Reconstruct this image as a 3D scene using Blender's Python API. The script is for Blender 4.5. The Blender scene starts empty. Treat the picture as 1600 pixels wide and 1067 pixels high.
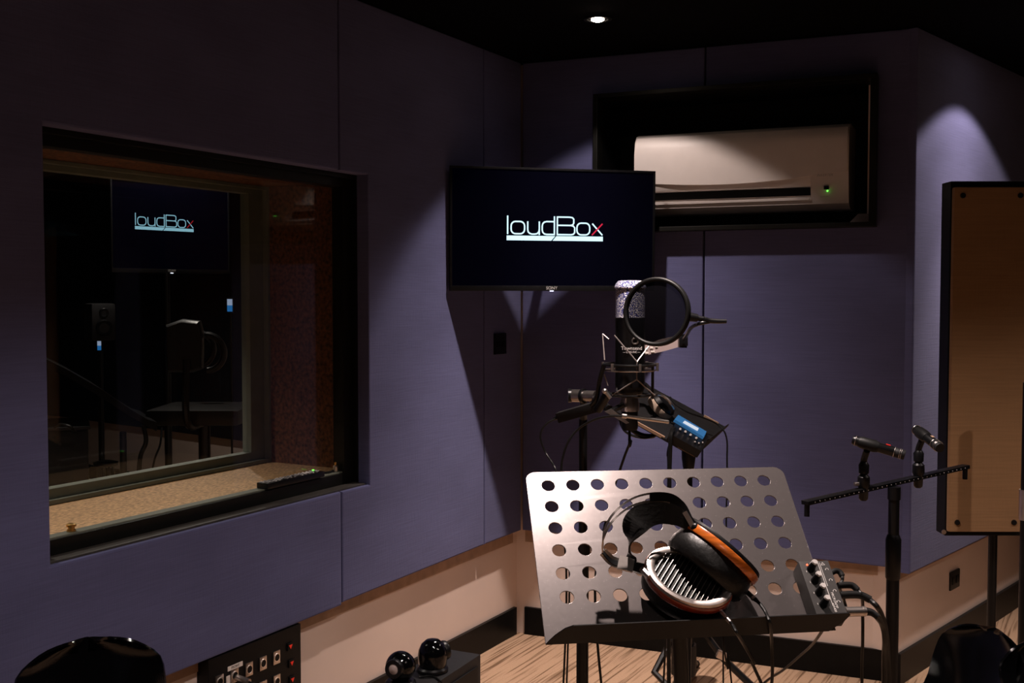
import bpy, bmesh, math, random
from mathutils import Vector, Matrix
R = math.radians
rnd = random.Random(7)
SC = bpy.context.scene
COL = SC.collection
PI = math.pi

# ---------------------------------------------------------------- camera, world, light, exposure
F, HC = 1700.0, 1.55
TILT = math.atan(73 / F)
cam_d = bpy.data.cameras.new('camera'); cam = bpy.data.objects.new('camera', cam_d); COL.objects.link(cam)
cam_d.sensor_width = 36; cam_d.lens = 36 * F / 1600; cam_d.clip_start = 0.05
cam.location = (0, 0, HC); cam.rotation_euler = (PI / 2 - TILT, 0, 0)
SC.camera = cam
w = bpy.data.worlds.new('world'); SC.world = w; w.use_nodes = True
w.node_tree.nodes['Background'].inputs[0].default_value = (0.6, 0.65, 1, 1)
w.node_tree.nodes['Background'].inputs[1].default_value = 0.0
SC.view_settings.view_transform = 'Standard'; SC.view_settings.look = 'None'
SC.view_settings.gamma = 1; SC.view_settings.use_curve_mapping = False
SC.view_settings.exposure = 0.0
WARM = (1.0, 0.83, 0.76)
ZC = 2.58
#        x     y     spill core beam   tilt of the lamp (x, y), cone and softness of the spill
LAMPS = [(0.32, 4.11, 24, 80, 190, .10, .23, 100, .22), (0.27, 2.00, 85, 50, 60, 0, 0, 118, .5), (0.30, -0.4, 45, 40, 40, 0, 0, 128, .5), (0.30, -2.66, 110, 60, 60, 0, 0, 128, .5),
         (2.129, 4.335, 30, 25, 130, 0, 0, 116, .2), (2.20, 1.85, 70, 60, 60, 0, 0, 118, .5), (-1.9, -0.4, 45, 40, 40, 0, 0, 128, .5)]
CORE, BEAM = (92, 1.0), (60, 1.0)

# ---------------------------------------------------------------- geometry of the room
def V(*a): return Vector(a)
def ray(px, py):
    a = (px - 800) / F; b = (533.5 - py) / F
    return V(a, math.cos(TILT) + b * math.sin(TILT), -math.sin(TILT) + b * math.cos(TILT))
def at(px, py, y):
    "the point seen along a line of sight at distance y into the room"
    d = ray(px, py); return V(0, 0, HC) + d * (y / d.y)
def size(px, y): return px * y / F
C0 = V(0.0431, 4.88, 0)                 # corner between left and back wall (panel faces)
LD = V(-0.486, -0.874, 0).normalized(); LN = V(0.874, -0.486, 0).normalized()
BD = V(0.9206, -0.3904, 0).normalized(); BN = V(-0.3904, -0.9206, 0).normalized()
C1 = V(1.568, 4.234, 0)
RD = V(0.668, 0.744, 0).normalized(); RN = V(0.744, -0.668, 0).normalized()
def frame(o, x, y, z): return Matrix(((x.x, y.x, z.x, o.x), (x.y, y.y, z.y, o.y), (x.z, y.z, z.z, o.z), (0, 0, 0, 1)))
Z = V(0, 0, 1)
FL = frame(C0, LD, LN, Z); FB = frame(C0, BD, BN, Z); FR = frame(C1, RD, RN, Z)   # local: along wall, out of wall, up

# ---------------------------------------------------------------- materials
def mat(name, col, rough=0.5, metal=0.0, noise=None, bump=None, emit=None, strength=1.0, coat=0.0, spec=0.5, stretch=(1, 1, 1), mix=0.3, rvar=0):
    m = bpy.data.materials.new(name); m.use_nodes = True
    nt = m.node_tree; b = nt.nodes['Principled BSDF']
    b.inputs['Base Color'].default_value = (*col, 1); b.inputs['Roughness'].default_value = rough
    b.inputs['Metallic'].default_value = metal; b.inputs['Coat Weight'].default_value = coat
    b.inputs['Specular IOR Level'].default_value = spec
    if emit:
        b.inputs['Emission Color'].default_value = (*emit, 1); b.inputs['Emission Strength'].default_value = strength
    tc = nt.nodes.new('ShaderNodeTexCoord'); mp = nt.nodes.new('ShaderNodeMapping'); mp.inputs['Scale'].default_value = stretch
    nt.links.new(tc.outputs['Object'], mp.inputs['Vector'])
    nz = nt.nodes.new('ShaderNodeTexNoise'); nz.inputs['Scale'].default_value = noise or 40; nz.inputs['Detail'].default_value = 4
    nt.links.new(mp.outputs[0], nz.inputs['Vector'])
    if noise:
        cr = nt.nodes.new('ShaderNodeValToRGB')
        lo = [c * (1 - mix) for c in col]; hi = [min(1, c * (1 + mix)) for c in col]
        cr.color_ramp.elements[0].position = .3; cr.color_ramp.elements[1].position = .7
        cr.color_ramp.elements[0].color = (*lo, 1); cr.color_ramp.elements[1].color = (*hi, 1)
        nt.links.new(nz.outputs['Fac'], cr.inputs[0]); nt.links.new(cr.outputs[0], b.inputs['Base Color'])
    if rvar:
        mr = nt.nodes.new('ShaderNodeMapRange'); mr.inputs['To Min'].default_value = rough - rvar; mr.inputs['To Max'].default_value = rough + rvar
        nt.links.new(nz.outputs['Fac'], mr.inputs['Value']); nt.links.new(mr.outputs[0], b.inputs['Roughness'])
    if bump:
        bp = nt.nodes.new('ShaderNodeBump'); bp.inputs['Strength'].default_value = bump; bp.inputs['Distance'].default_value = 0.002
        nt.links.new(nz.outputs['Fac'], bp.inputs['Height']); nt.links.new(bp.outputs[0], b.inputs['Normal'])
    return m
def fabric_mat(name, col, thread=260):
    m = mat(name, col, 0.95, spec=.15)
    nt = m.node_tree; b = nt.nodes['Principled BSDF']
    b.inputs['Sheen Weight'].default_value = 0.08; b.inputs['Sheen Roughness'].default_value = .5
    tc = nt.nodes.new('ShaderNodeTexCoord')
    def nz(scale, st):
        mp = nt.nodes.new('ShaderNodeMapping'); mp.inputs['Scale'].default_value = st
        nt.links.new(tc.outputs['Object'], mp.inputs[0])
        n = nt.nodes.new('ShaderNodeTexNoise'); n.inputs['Scale'].default_value = scale; n.inputs['Detail'].default_value = 3
        nt.links.new(mp.outputs[0], n.inputs['Vector']); return n
    n1 = nz(7, (1, 1, thread / 7)); n2 = nz(2.0, (1, 1, 2.2)); n3 = nz(thread, (1, 1, .08))
    a = nt.nodes.new('ShaderNodeMath'); a.operation = 'MULTIPLY_ADD'; a.inputs[1].default_value = 0.30
    nt.links.new(n1.outputs['Fac'], a.inputs[0])
    c = nt.nodes.new('ShaderNodeMath'); c.operation = 'MULTIPLY_ADD'; c.inputs[1].default_value = 0.55
    nt.links.new(n2.outputs['Fac'], c.inputs[0]); nt.links.new(a.outputs[0], c.inputs[2])
    a.inputs[2].default_value = .55
    mx = nt.nodes.new('ShaderNodeVectorMath'); mx.operation = 'SCALE'; mx.inputs[0].default_value = col
    nt.links.new(c.outputs[0], mx.inputs['Scale']); nt.links.new(mx.outputs[0], b.inputs['Base Color'])
    s = nt.nodes.new('ShaderNodeMath'); s.operation = 'ADD'
    nt.links.new(n1.outputs['Fac'], s.inputs[0]); nt.links.new(n3.outputs['Fac'], s.inputs[1])
    bp = nt.nodes.new('ShaderNodeBump'); bp.inputs['Strength'].default_value = .35; bp.inputs['Distance'].default_value = .0015
    nt.links.new(s.outputs[0], bp.inputs['Height']); nt.links.new(bp.outputs[0], b.inputs['Normal'])
    return m
M = {}
M['fabric'] = fabric_mat('blue_fabric', (0.110, 0.114, 0.235))
M['beige_fabric'] = fabric_mat('beige_fabric', (0.31, 0.175, 0.085), 200)
M['cream'] = mat('cream_paint', (0.76, 0.61, 0.53), 0.6, noise=3, bump=.05, mix=.04)
M['ceiling'] = mat('black_ceiling', (0.0025, 0.0025, 0.003), 0.9, spec=.05, noise=30, mix=.3)
M['black'] = mat('black_paint', (0.004, 0.004, 0.0045), 0.5, spec=.2, noise=20, mix=.2)
M['blackwall'] = mat('dark_wall', (0.007, 0.011, 0.017), 0.85, spec=.1, noise=5, mix=.2)
M['skirting'] = mat('black_skirting', (0.005, 0.005, 0.005), 0.35, spec=.12, noise=20, mix=.2)
M['plastic'] = mat('black_plastic', (0.004, 0.004, 0.005), 0.35, spec=.35, noise=60, mix=.2)
M['matteplastic'] = mat('matte_black_plastic', (0.012, 0.0115, 0.0125), 0.55, spec=.3, noise=60, mix=.2, bump=.1)
M['gloss'] = mat('gloss_black', (0.002, 0.002, 0.0025), 0.08, spec=.5, noise=420, mix=.3, bump=.10)
M['rubber'] = mat('black_rubber', (0.005, 0.005, 0.005), 0.5, spec=.25, noise=90, mix=.2)
M['ampface'] = mat('dark_grey_enamel', (0.035, 0.032, 0.031), 0.5, spec=.4, noise=60, mix=.1)
M['leather'] = mat('black_leather', (0.006, 0.0055, 0.0055), 0.42, spec=.4, noise=130, mix=.3, bump=.35)
M['steel'] = mat('black_steel', (0.004, 0.004, 0.0045), 0.32, spec=.4, noise=80, mix=.3)
M['deskmetal'] = mat('desk_metal', (0.18, 0.16, 0.158), 0.27, metal=.7, noise=160, mix=.03, rvar=.01)
M['chrome'] = mat('chrome', (0.80, 0.74, 0.70), 0.32, metal=1, noise=80, mix=.05)
M['satin'] = mat('satin_silver', (0.62, 0.56, 0.53), 0.32, metal=1, noise=80, mix=.08)
M['rod'] = mat('grey_rod', (0.30, 0.26, 0.25), 0.45, metal=.6, noise=80, mix=.05)
M['knobsilver'] = mat('silver_knob', (0.60, 0.56, 0.54), 0.35, metal=.35, noise=80, mix=.05)
M['brass'] = mat('brass', (0.75, 0.45, 0.15), 0.3, metal=1, noise=80, mix=.1)
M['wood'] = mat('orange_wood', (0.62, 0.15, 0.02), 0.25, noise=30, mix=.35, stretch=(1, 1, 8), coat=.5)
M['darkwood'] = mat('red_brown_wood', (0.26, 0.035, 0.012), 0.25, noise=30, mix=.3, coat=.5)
M['ac'] = mat('white_plastic', (0.75, 0.68, 0.64), 0.45, noise=20, mix=.02)
M['frame'] = mat('window_frame_black', (0.006, 0.006, 0.005), 0.4, spec=.3, noise=30, mix=.2)
M['ledge'] = mat('dark_ledge', (0.05, 0.045, 0.04), 0.45, noise=30, mix=.2)
M['greyframe'] = mat('grey_green_frame', (0.17, 0.18, 0.14), 0.5, noise=20, mix=.1)
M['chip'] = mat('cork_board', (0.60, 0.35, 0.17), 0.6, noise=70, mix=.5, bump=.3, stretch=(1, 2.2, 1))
M['chip_shaded'] = mat('cork_board_shaded', (0.15, 0.055, 0.02), 0.6, noise=70, mix=.75, bump=.3)  # same cork board, with the shade of the reveal put into its colour
M['screen'] = mat('screen_glass', (0.001, 0.001, 0.003), 0.12, emit=(0.0, 0.0, 1.0), strength=.0008, noise=2, mix=.1)
M['logo'] = mat('logo_glow', (0, 0, 0), 0.5, emit=(0.62, 0.90, 1.0), strength=1.3)
M['logored'] = mat('logo_red', (0, 0, 0), 0.5, emit=(0.65, 0.01, 0.05), strength=1)
M['logodim'] = mat('logo_glow_far', (0, 0, 0), 0.5, emit=(0.34, 0.62, 0.75), strength=.75)
M['reddim'] = mat('logo_red_far', (0, 0, 0), 0.5, emit=(0.55, 0.01, 0.02), strength=.6)
M['white'] = mat('white_print', (0.7, 0.66, 0.64), 0.5)
M['greyprint'] = mat('grey_print', (0.35, 0.33, 0.32), 0.5)
M['label'] = mat('white_label', (0.85, 0.78, 0.72), 0.5, noise=10, mix=.03)
M['tag'] = mat('pink_grey_tag', (0.42, 0.33, 0.32), 0.45, noise=10, mix=.05)
M['blueled'] = mat('blue_display', (0.02, 0.1, 0.25), 0.3, emit=(0.05, 0.22, 0.50), strength=.26)
M['displaywhite'] = mat('display_bar', (0, 0, 0), 0.3, emit=(0.75, 0.8, 0.9), strength=.9)
M['redled'] = mat('red_led', (0.2, 0, 0), 0.3, emit=(1, 0.10, 0.04), strength=4)
M['red'] = mat('red_glowing_plastic', (0.55, 0.02, 0.01), 0.4, emit=(0.8, 0.02, 0.01), strength=.25)  # red marks brightened by a faint glow in the material
M['greenled'] = mat('green_led', (0, 0.2, 0), 0.3, emit=(0.15, 1, 0.08), strength=2.5)
M['whiteled'] = mat('white_led', (0, 0, 0), 0.3, emit=(0.8, 0.8, 1), strength=2.2)
M['lamp'] = mat('lamp_glow', (0, 0, 0), 0.5, emit=(1.0, 0.80, 0.62), strength=40)
M['tan'] = mat('tan_edge_and_shade', (0.42, 0.27, 0.18), 0.5, noise=20, mix=.15)  # tray edges, and the painted shade strips below the wall panels
M['pad'] = mat('tan_ear_pad', (0.55, 0.42, 0.32), 0.6, noise=60, mix=.15)
M['cable'] = mat('black_cable', (0.005, 0.005, 0.005), 0.42, spec=.3, noise=90, mix=.2)
M['speakercone'] = mat('grey_cone', (0.45, 0.36, 0.34), 0.5, noise=50, mix=.1)
M['dimscreen'] = mat('phone_glow', (0, 0, 0), 0.4, emit=(0.45, 0.5, 0.7), strength=.6)
M['dimblue'] = mat('phone_blue_glow', (0, 0, 0), 0.4, emit=(0.02, 0.16, 0.45), strength=.7)

def carpet():
    m = mat('striped_carpet', (0.3, 0.2, 0.13), 0.95, spec=.1)
    nt = m.node_tree; b = nt.nodes['Principled BSDF']
    tc = nt.nodes.new('ShaderNodeTexCoord')
    def nz(sc, st, rot):
        mp = nt.nodes.new('ShaderNodeMapping'); mp.vector_type = 'TEXTURE'
        mp.inputs['Scale'].default_value = [1 / v for v in st]; mp.inputs['Rotation'].default_value = (0, 0, rot)
        nt.links.new(tc.outputs['Object'], mp.inputs[0])
        n = nt.nodes.new('ShaderNodeTexNoise'); n.inputs['Scale'].default_value = sc; n.inputs['Detail'].default_value = 4
        nt.links.new(mp.outputs[0], n.inputs['Vector']); return n
    th = math.atan2(LD.y, LD.x)
    n1 = nz(1, (2.2, 75, 1), th); n2 = nz(220, (1, 1, 1), 0)
    cr = nt.nodes.new('ShaderNodeValToRGB'); e = cr.color_ramp.elements
    e[0].position = .36; e[0].color = (0.22, 0.13, 0.075, 1); e[1].position = .50; e[1].color = (0.58, 0.38, 0.245, 1)
    nt.links.new(n1.outputs['Fac'], cr.inputs[0])
    mx = nt.nodes.new('ShaderNodeMix'); mx.data_type = 'RGBA'; mx.blend_type = 'MULTIPLY'; mx.inputs[0].default_value = .5
    nt.links.new(cr.outputs[0], mx.inputs[6]); nt.links.new(n2.outputs['Fac'], mx.inputs[7])
    nt.links.new(mx.outputs[2], b.inputs['Base Color'])
    bp = nt.nodes.new('ShaderNodeBump'); bp.inputs['Strength'].default_value = .6; bp.inputs['Distance'].default_value = .003
    nt.links.new(n2.outputs['Fac'], bp.inputs['Height']); nt.links.new(bp.outputs[0], b.inputs['Normal'])
    return m
M['carpet'] = carpet()

def see_mat(name, thru, tint=(1, 1, 1), gloss=True, base=(0.01, 0.01, 0.012), weave=None):
    m = bpy.data.materials.new(name); m.use_nodes = True; nt = m.node_tree
    for n in list(nt.nodes): nt.nodes.remove(n)
    out = nt.nodes.new('ShaderNodeOutputMaterial'); tr = nt.nodes.new('ShaderNodeBsdfTransparent'); tr.inputs[0].default_value = (*tint, 1)
    mx = nt.nodes.new('ShaderNodeMixShader')
    if gloss:
        g = nt.nodes.new('ShaderNodeBsdfGlossy'); g.inputs['Roughness'].default_value = 0.01
        fr = nt.nodes.new('ShaderNodeFresnel'); 
        ge = nt.nodes.new('ShaderNodeNewGeometry'); mr = nt.nodes.new('ShaderNodeMapRange')   # leaving the pane the index is inverted, so a thin pane stays clear
        mr.inputs['To Min'].default_value = 1.45; mr.inputs['To Max'].default_value = 1 / 1.45
        nt.links.new(ge.outputs['Backfacing'], mr.inputs['Value']); nt.links.new(mr.outputs[0], fr.inputs[0])
        nt.links.new(fr.outputs[0], mx.inputs[0]); nt.links.new(tr.outputs[0], mx.inputs[1]); nt.links.new(g.outputs[0], mx.inputs[2])
    else:
        d = nt.nodes.new('ShaderNodeBsdfDiffuse'); d.inputs['Color'].default_value = (*base, 1)
        mx.inputs[0].default_value = 1 - thru
        nt.links.new(tr.outputs[0], mx.inputs[1]); nt.links.new(d.outputs[0], mx.inputs[2])
    nt.links.new(mx.outputs[0], out.inputs[0]); return m
M['glass'] = see_mat('window_glass', 1, (0.95, 0.98, 0.98))
M['popfabric'] = see_mat('pop_filter_fabric', .12, gloss=False, base=(.003, .003, .004))

def grille_mat():
    m = mat('mic_grille', (0.8, 0.74, 0.72), 0.4, metal=.35)
    nt = m.node_tree; b = nt.nodes['Principled BSDF']
    tc = nt.nodes.new('ShaderNodeTexCoord')
    br = nt.nodes.new('ShaderNodeTexVoronoi'); br.inputs['Scale'].default_value = 620
    n2 = nt.nodes.new('ShaderNodeTexNoise'); n2.inputs['Scale'].default_value = 420
    nt.links.new(tc.outputs['Object'], br.inputs['Vector']); nt.links.new(tc.outputs['Object'], n2.inputs['Vector'])
    cr = nt.nodes.new('ShaderNodeValToRGB'); e = cr.color_ramp.elements
    e[0].position = .44; e[0].color = (0.03, 0.04, 0.26, 1); e[1].position = .60; e[1].color = (1, 0.97, 1, 1)
    nt.links.new(n2.outputs['Fac'], cr.inputs[0]); nt.links.new(cr.outputs[0], b.inputs['Base Color'])
    bp = nt.nodes.new('ShaderNodeBump'); bp.inputs['Strength'].default_value = 1; bp.inputs['Distance'].default_value = .0012
    nt.links.new(br.outputs['Distance'], bp.inputs['Height']); nt.links.new(bp.outputs[0], b.inputs['Normal'])
    return m
M['grille'] = grille_mat()

# ---------------------------------------------------------------- mesh helpers
class MB:
    def __init__(self): self.bm = bmesh.new()
    def box(self, c, s, mtx=None, bevel=0):
        g = bmesh.ops.create_cube(self.bm, size=1)
        vs = g['verts']
        for v in vs: v.co = V(v.co.x * s[0] + c[0], v.co.y * s[1] + c[1], v.co.z * s[2] + c[2])
        if bevel:
            es = list({e for v in vs for e in v.link_edges})
            r = bmesh.ops.bevel(self.bm, geom=es, offset=bevel, segments=2, profile=.7, affect='EDGES')
            vs = list({v for f in r['faces'] for v in f.verts} | {v for v in vs if v.is_valid})
            # every vert of this island
            vs = list(self._island(vs[0]))
        if mtx is not None: bmesh.ops.transform(self.bm, matrix=mtx, verts=vs)
        return self
    def _island(self, v):
        seen = {v}; st = [v]
        while st:
            a = st.pop()
            for e in a.link_edges:
                b = e.other_vert(a)
                if b not in seen: seen.add(b); st.append(b)
        return seen
    def rng(self, x0, x1, y0, y1, z0, z1, mtx=None, bevel=0):
        return self.box(((x0 + x1) / 2, (y0 + y1) / 2, (z0 + z1) / 2), (x1 - x0, y1 - y0, z1 - z0), mtx, bevel)
    def prism(self, poly, d0, d1, mtx=None, bevel=0, axes=(0, 2, 1)):
        "polygon in axes[0],axes[1] pushed along axes[2] from d0 to d1"
        def P(p, d):
            a = [0, 0, 0]; a[axes[0]] = p[0]; a[axes[1]] = p[1]; a[axes[2]] = d; return a
        lo = [self.bm.verts.new(P(p, d0)) for p in poly]; hi = [self.bm.verts.new(P(p, d1)) for p in poly]
        n = len(poly); fs = [self.bm.faces.new(lo), self.bm.faces.new(hi)]
        for i in range(n): fs.append(self.bm.faces.new((lo[i], lo[(i + 1) % n], hi[(i + 1) % n], hi[i])))
        bmesh.ops.recalc_face_normals(self.bm, faces=fs)
        vs = lo + hi
        if bevel:
            r = bmesh.ops.bevel(self.bm, geom=[e for e in fs[1].edges], offset=bevel, segments=2, profile=.6, affect='EDGES')
            vs = list(self._island([v for f in r['faces'] for v in f.verts][0]))
        if mtx is not None: bmesh.ops.transform(self.bm, matrix=mtx, verts=vs)
        return self
    def grid(self, rows, closed=False, cap=False):
        "rows of points -> quads; closed joins each row end to start"
        vr = [[self.bm.verts.new(p) for p in r] for r in rows]
        n = len(vr[0])
        for i in range(len(vr) - 1):
            for j in range(n if closed else n - 1):
                k = (j + 1) % n
                try: self.bm.faces.new((vr[i][j], vr[i][k], vr[i + 1][k], vr[i + 1][j]))
                except ValueError: pass
        if cap:
            self.bm.faces.new(list(reversed(vr[0]))); self.bm.faces.new(vr[-1])
        return self
    def lathe(self, prof, mtx=None, seg=28, sx=1, sy=1, cap=True):
        rows = []
        for r, z in prof:
            rows.append([V(max(r, 1e-4) * math.cos(2 * PI * k / seg) * sx, max(r, 1e-4) * math.sin(2 * PI * k / seg) * sy, z) for k in range(seg)])
        if mtx is not None: rows = [[mtx @ p for p in r] for r in rows]
        return self.grid(rows, True, cap)
    def cyl(self, p0, p1, r0, r1=None, seg=18):
        p0 = Vector(p0); p1 = Vector(p1); r1 = r0 if r1 is None else r1
        m = axis_frame(p0, p1 - p0)
        L = (p1 - p0).length
        return self.lathe([(r0, 0), (r1, L)], m, seg)
    def tube(self, pts, r, seg=8, sub=6, smooth=True):
        pts = [Vector(p) for p in pts]
        if smooth and len(pts) > 2: pts = catmull(pts, sub)
        rows = []; up = None
        for i, p in enumerate(pts):
            t = (pts[min(i + 1, len(pts) - 1)] - pts[max(i - 1, 0)]).normalized()
            if up is None: up = t.orthogonal().normalized()
            up = (up - t * up.dot(t)).normalized(); b = t.cross(up)
            rr = r(i / (len(pts) - 1)) if callable(r) else r
            rows.append([p + (up * math.cos(2 * PI * k / seg) + b * math.sin(2 * PI * k / seg)) * rr for k in range(seg)])
        return self.grid(rows, True, True)
    def ribbon(self, pts, wdir, width, thick, sub=6):
        pts = catmull([Vector(p) for p in pts], sub)
        rows = []
        for i, p in enumerate(pts):
            t = (pts[min(i + 1, len(pts) - 1)] - pts[max(i - 1, 0)]).normalized()
            s = i / (len(pts) - 1)
            wd = wdir(s) if callable(wdir) else Vector(wdir)
            wd = (wd - t * wd.dot(t)).normalized(); n = t.cross(wd)
            ww = width(s) if callable(width) else width
            rows.append([p + wd * (a * ww / 2) + n * (b * thick / 2) for a, b in ((-1, -1), (1, -1), (1, 1), (-1, 1))])
        return self.grid(rows, True, True)
    def sphere(self, c, r, mtx=None, seg=24, sc=(1, 1, 1)):
        g = bmesh.ops.create_uvsphere(self.bm, u_segments=seg, v_segments=seg // 2, radius=r)
        for v in g['verts']: v.co = V(v.co.x * sc[0] + c[0], v.co.y * sc[1] + c[1], v.co.z * sc[2] + c[2])
        if mtx is not None: bmesh.ops.transform(self.bm, matrix=mtx, verts=g['verts'])
        return self
    def torus(self, R0, r, mtx=None, seg=48, ts=10, sy=1):
        rows = []
        for i in range(seg):
            a = 2 * PI * i / seg
            c = V(math.cos(a), math.sin(a), 0)
            rows.append([V(c.x * (R0 + r * math.cos(b)), sy * c.y * (R0 + r * math.cos(b)), r * math.sin(b)) for b in [2 * PI * k / ts for k in range(ts)]])
        rows.append(rows[0])
        if mtx is not None: rows = [[mtx @ p for p in rr] for rr in rows]
        vr = [[self.bm.verts.new(p) for p in rr] for rr in rows[:-1]]
        for i in range(seg):
            for k in range(ts):
                self.bm.faces.new((vr[i][k], vr[(i + 1) % seg][k], vr[(i + 1) % seg][(k + 1) % ts], vr[i][(k + 1) % ts]))
        return self
    def stroke(self, pts, w, mtx, closed=False, t=0.0006):
        "flat drawn line, local x right, z up, raised along -y"
        P = [V(p[0], 0, p[1]) for p in pts]; n = len(P)
        rows = []
        for i in range(n):
            if closed: a, b = P[(i - 1) % n], P[(i + 1) % n]
            else: a, b = P[max(i - 1, 0)], P[min(i + 1, n - 1)]
            d1 = (P[i] - a); d2 = (b - P[i])
            d1 = d1.normalized() if d1.length > 0 else d2.normalized(); d2 = d2.normalized() if d2.length > 0 else d1
            tn = (d1 + d2).normalized(); nn = V(-tn.z, 0, tn.x); k = 1 / max(.5, abs(nn.dot(V(-d2.z, 0, d2.x))))
            rows.append([P[i] + nn * w / 2 * k, P[i] + nn * w / 2 * k + V(0, -t, 0), P[i] - nn * w / 2 * k + V(0, -t, 0), P[i] - nn * w / 2 * k])
        rows = [[mtx @ p for p in r] for r in rows]
        if closed: rows.append(rows[0])
        vr = [[self.bm.verts.new(p) for p in r] for r in rows]
        for i in range(len(vr) - 1):
            for k in range(4): self.bm.faces.new((vr[i][k], vr[i + 1][k], vr[i + 1][(k + 1) % 4], vr[i][(k + 1) % 4]))
        if not closed: self.bm.faces.new(vr[0]); self.bm.faces.new(list(reversed(vr[-1])))
        return self
def axis_frame(o, z, xhint=None):
    z = Vector(z).normalized()
    x = Vector(xhint) if xhint is not None else z.orthogonal()
    x = (x - z * x.dot(z)).normalized(); y = z.cross(x)
    return frame(Vector(o), x, y, z)
def catmull(p, sub):
    out = []
    q = [p[0] * 2 - p[1]] + list(p) + [p[-1] * 2 - p[-2]]
    for i in range(1, len(q) - 2):
        for s in range(sub):
            t = s / sub
            out.append(.5 * ((2 * q[i]) + (-q[i - 1] + q[i + 1]) * t + (2 * q[i - 1] - 5 * q[i] + 4 * q[i + 1] - q[i + 2]) * t * t + (-q[i - 1] + 3 * q[i] - 3 * q[i + 1] + q[i + 2]) * t ** 3))
    out.append(p[-1]); return out

ROOTM = {}
def obj(name, mb, m, parent=None, smooth=35, world=True):
    "links the collected shapes as ONE mesh object; under a parent they are given in world space unless world=False"
    bm = mb.bm if isinstance(mb, MB) else mb
    if parent is None:
        zs = [v.co for v in bm.verts]
        c = V(sum(v.x for v in zs) / len(zs), sum(v.y for v in zs) / len(zs), min(v.z for v in zs))
        bmesh.ops.translate(bm, vec=-c, verts=bm.verts)
    elif world:
        bmesh.ops.transform(bm, matrix=ROOTM[parent.name].inverted(), verts=bm.verts)
    bmesh.ops.recalc_face_normals(bm, faces=bm.faces)
    me = bpy.data.meshes.new(name); bm.to_mesh(me); bm.free()
    me.materials.append(M[m] if isinstance(m, str) else m)
    if smooth:
        me.polygons.foreach_set('use_smooth', [True] * len(me.polygons))
        me.set_sharp_from_angle(angle=R(smooth))
    o = bpy.data.objects.new(name, me); COL.objects.link(o)
    if parent is None: o.location = c; ROOTM[o.name] = Matrix.Translation(c)
    else: o.parent = parent; ROOTM[o.name] = ROOTM[parent.name]
    return o
def thing(name, label, cat, mtx, group=None):
    o = bpy.data.objects.new(name, None); COL.objects.link(o)
    if not isinstance(mtx, Matrix): mtx = Matrix.Translation(Vector(mtx))
    o.matrix_world = mtx; o.empty_display_size = .05; o['label'] = label; o['category'] = cat
    if group: o['group'] = group
    ROOTM[o.name] = mtx.copy(); return o
def tag(o, label, cat, group=None):
    o['label'] = label; o['category'] = cat
    if group: o['group'] = group
    return o
def struct(o): o['kind'] = 'structure'; return o
def dup(root, mtx, label, group=None):
    def rec(o, par):
        c = o.copy(); COL.objects.link(c)
        if par is not None: c.parent = par
        for ch in list(o.children): rec(ch, c)
        return c
    r = rec(root, None); r.matrix_world = mtx; r['label'] = label; ROOTM[r.name] = mtx.copy()
    if group: r['group'] = group
    return r
def text_bm(s, size_, mtx, ext=.0003, align='CENTER', shear=0):
    "letters lie in the local x/z plane facing local -y"
    cu = bpy.data.curves.new('t', 'FONT'); cu.body = s; cu.size = size_; cu.extrude = ext; cu.align_x = align; cu.align_y = 'CENTER'; cu.shear = shear
    cu.resolution_u = 3
    o = bpy.data.objects.new('t', cu); COL.objects.link(o)
    me = o.to_mesh(); bm = bmesh.new(); bm.from_mesh(me); o.to_mesh_clear()
    bpy.data.objects.remove(o); bpy.data.curves.remove(cu)
    bmesh.ops.transform(bm, matrix=mtx @ Matrix.Rotation(PI / 2, 4, 'X'), verts=bm.verts)
    return bm
def local(*a): return Matrix.Translation(V(*a))

# ================================================================ THE ROOM
def plate(name, x0, x1, y0, y1, z0, z1, m, mtx=None): return struct(obj(name, MB().rng(x0, x1, y0, y1, z0, z1, mtx), m, smooth=0))
plate('floor', -7, 6, -4, 11, -.1, 0, 'carpet')
plate('ceiling', -7, 6, -4, 11, ZC, ZC + .1, 'ceiling')
# walls lie 5 cm behind the fabric panels; the window and the niche are real openings
WU0, WU1, WZ0, WZ1 = 1.04, 2.56, .80, 2.03
wl = MB()
wl.prism([(-.10, 0), (9, 0), (9, ZC), (WU1, ZC), (WU1, WZ0), (-.10, WZ0)], -.60, -.05, FL)
wl.prism([(-.10, WZ0), (WU0, WZ0), (WU0, WZ1), (WU1, WZ1), (WU1, ZC), (-.10, ZC)], -.60, -.05, FL)
struct(obj('wall_left', wl, 'cream', smooth=0))
NU0, NU1, NZ0, NZ1 = .365, 1.497, 1.825, 2.395
wb = MB()
wb.prism([(-.10, 0), (1.60, 0), (1.60, ZC), (NU1, ZC), (NU1, NZ0), (-.10, NZ0)], -.30, -.05, FB)
wb.prism([(-.10, NZ0), (NU0, NZ0), (NU0, NZ1), (NU1, NZ1), (NU1, ZC), (-.10, ZC)], -.30, -.05, FB)
struct(obj('wall_back', wb, 'cream', smooth=0))
plate('wall_right', .0, 3.2, -.2, -.05, 0, ZC, 'cream', FR)
CE = FR @ V(3.15, 0, 0)
plate('wall_side', CE.x, CE.x + .1, -3.5, CE.y + .2, 0, ZC, 'blackwall')
plate('wall_rear', -5.5, CE.x, -3.5, -3.4, 0, ZC, 'blackwall')
# skirting boards
plate('baseboard_left', -.02, 8, -.05, -.035, 0, .125, 'skirting', FL)
plate('baseboard_back', .0, 1.61, -.05, -.035, 0, .125, 'skirting', FB)
plate('baseboard_right', -.0, 3.1, -.05, -.035, 0, .125, 'skirting', FR)

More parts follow.
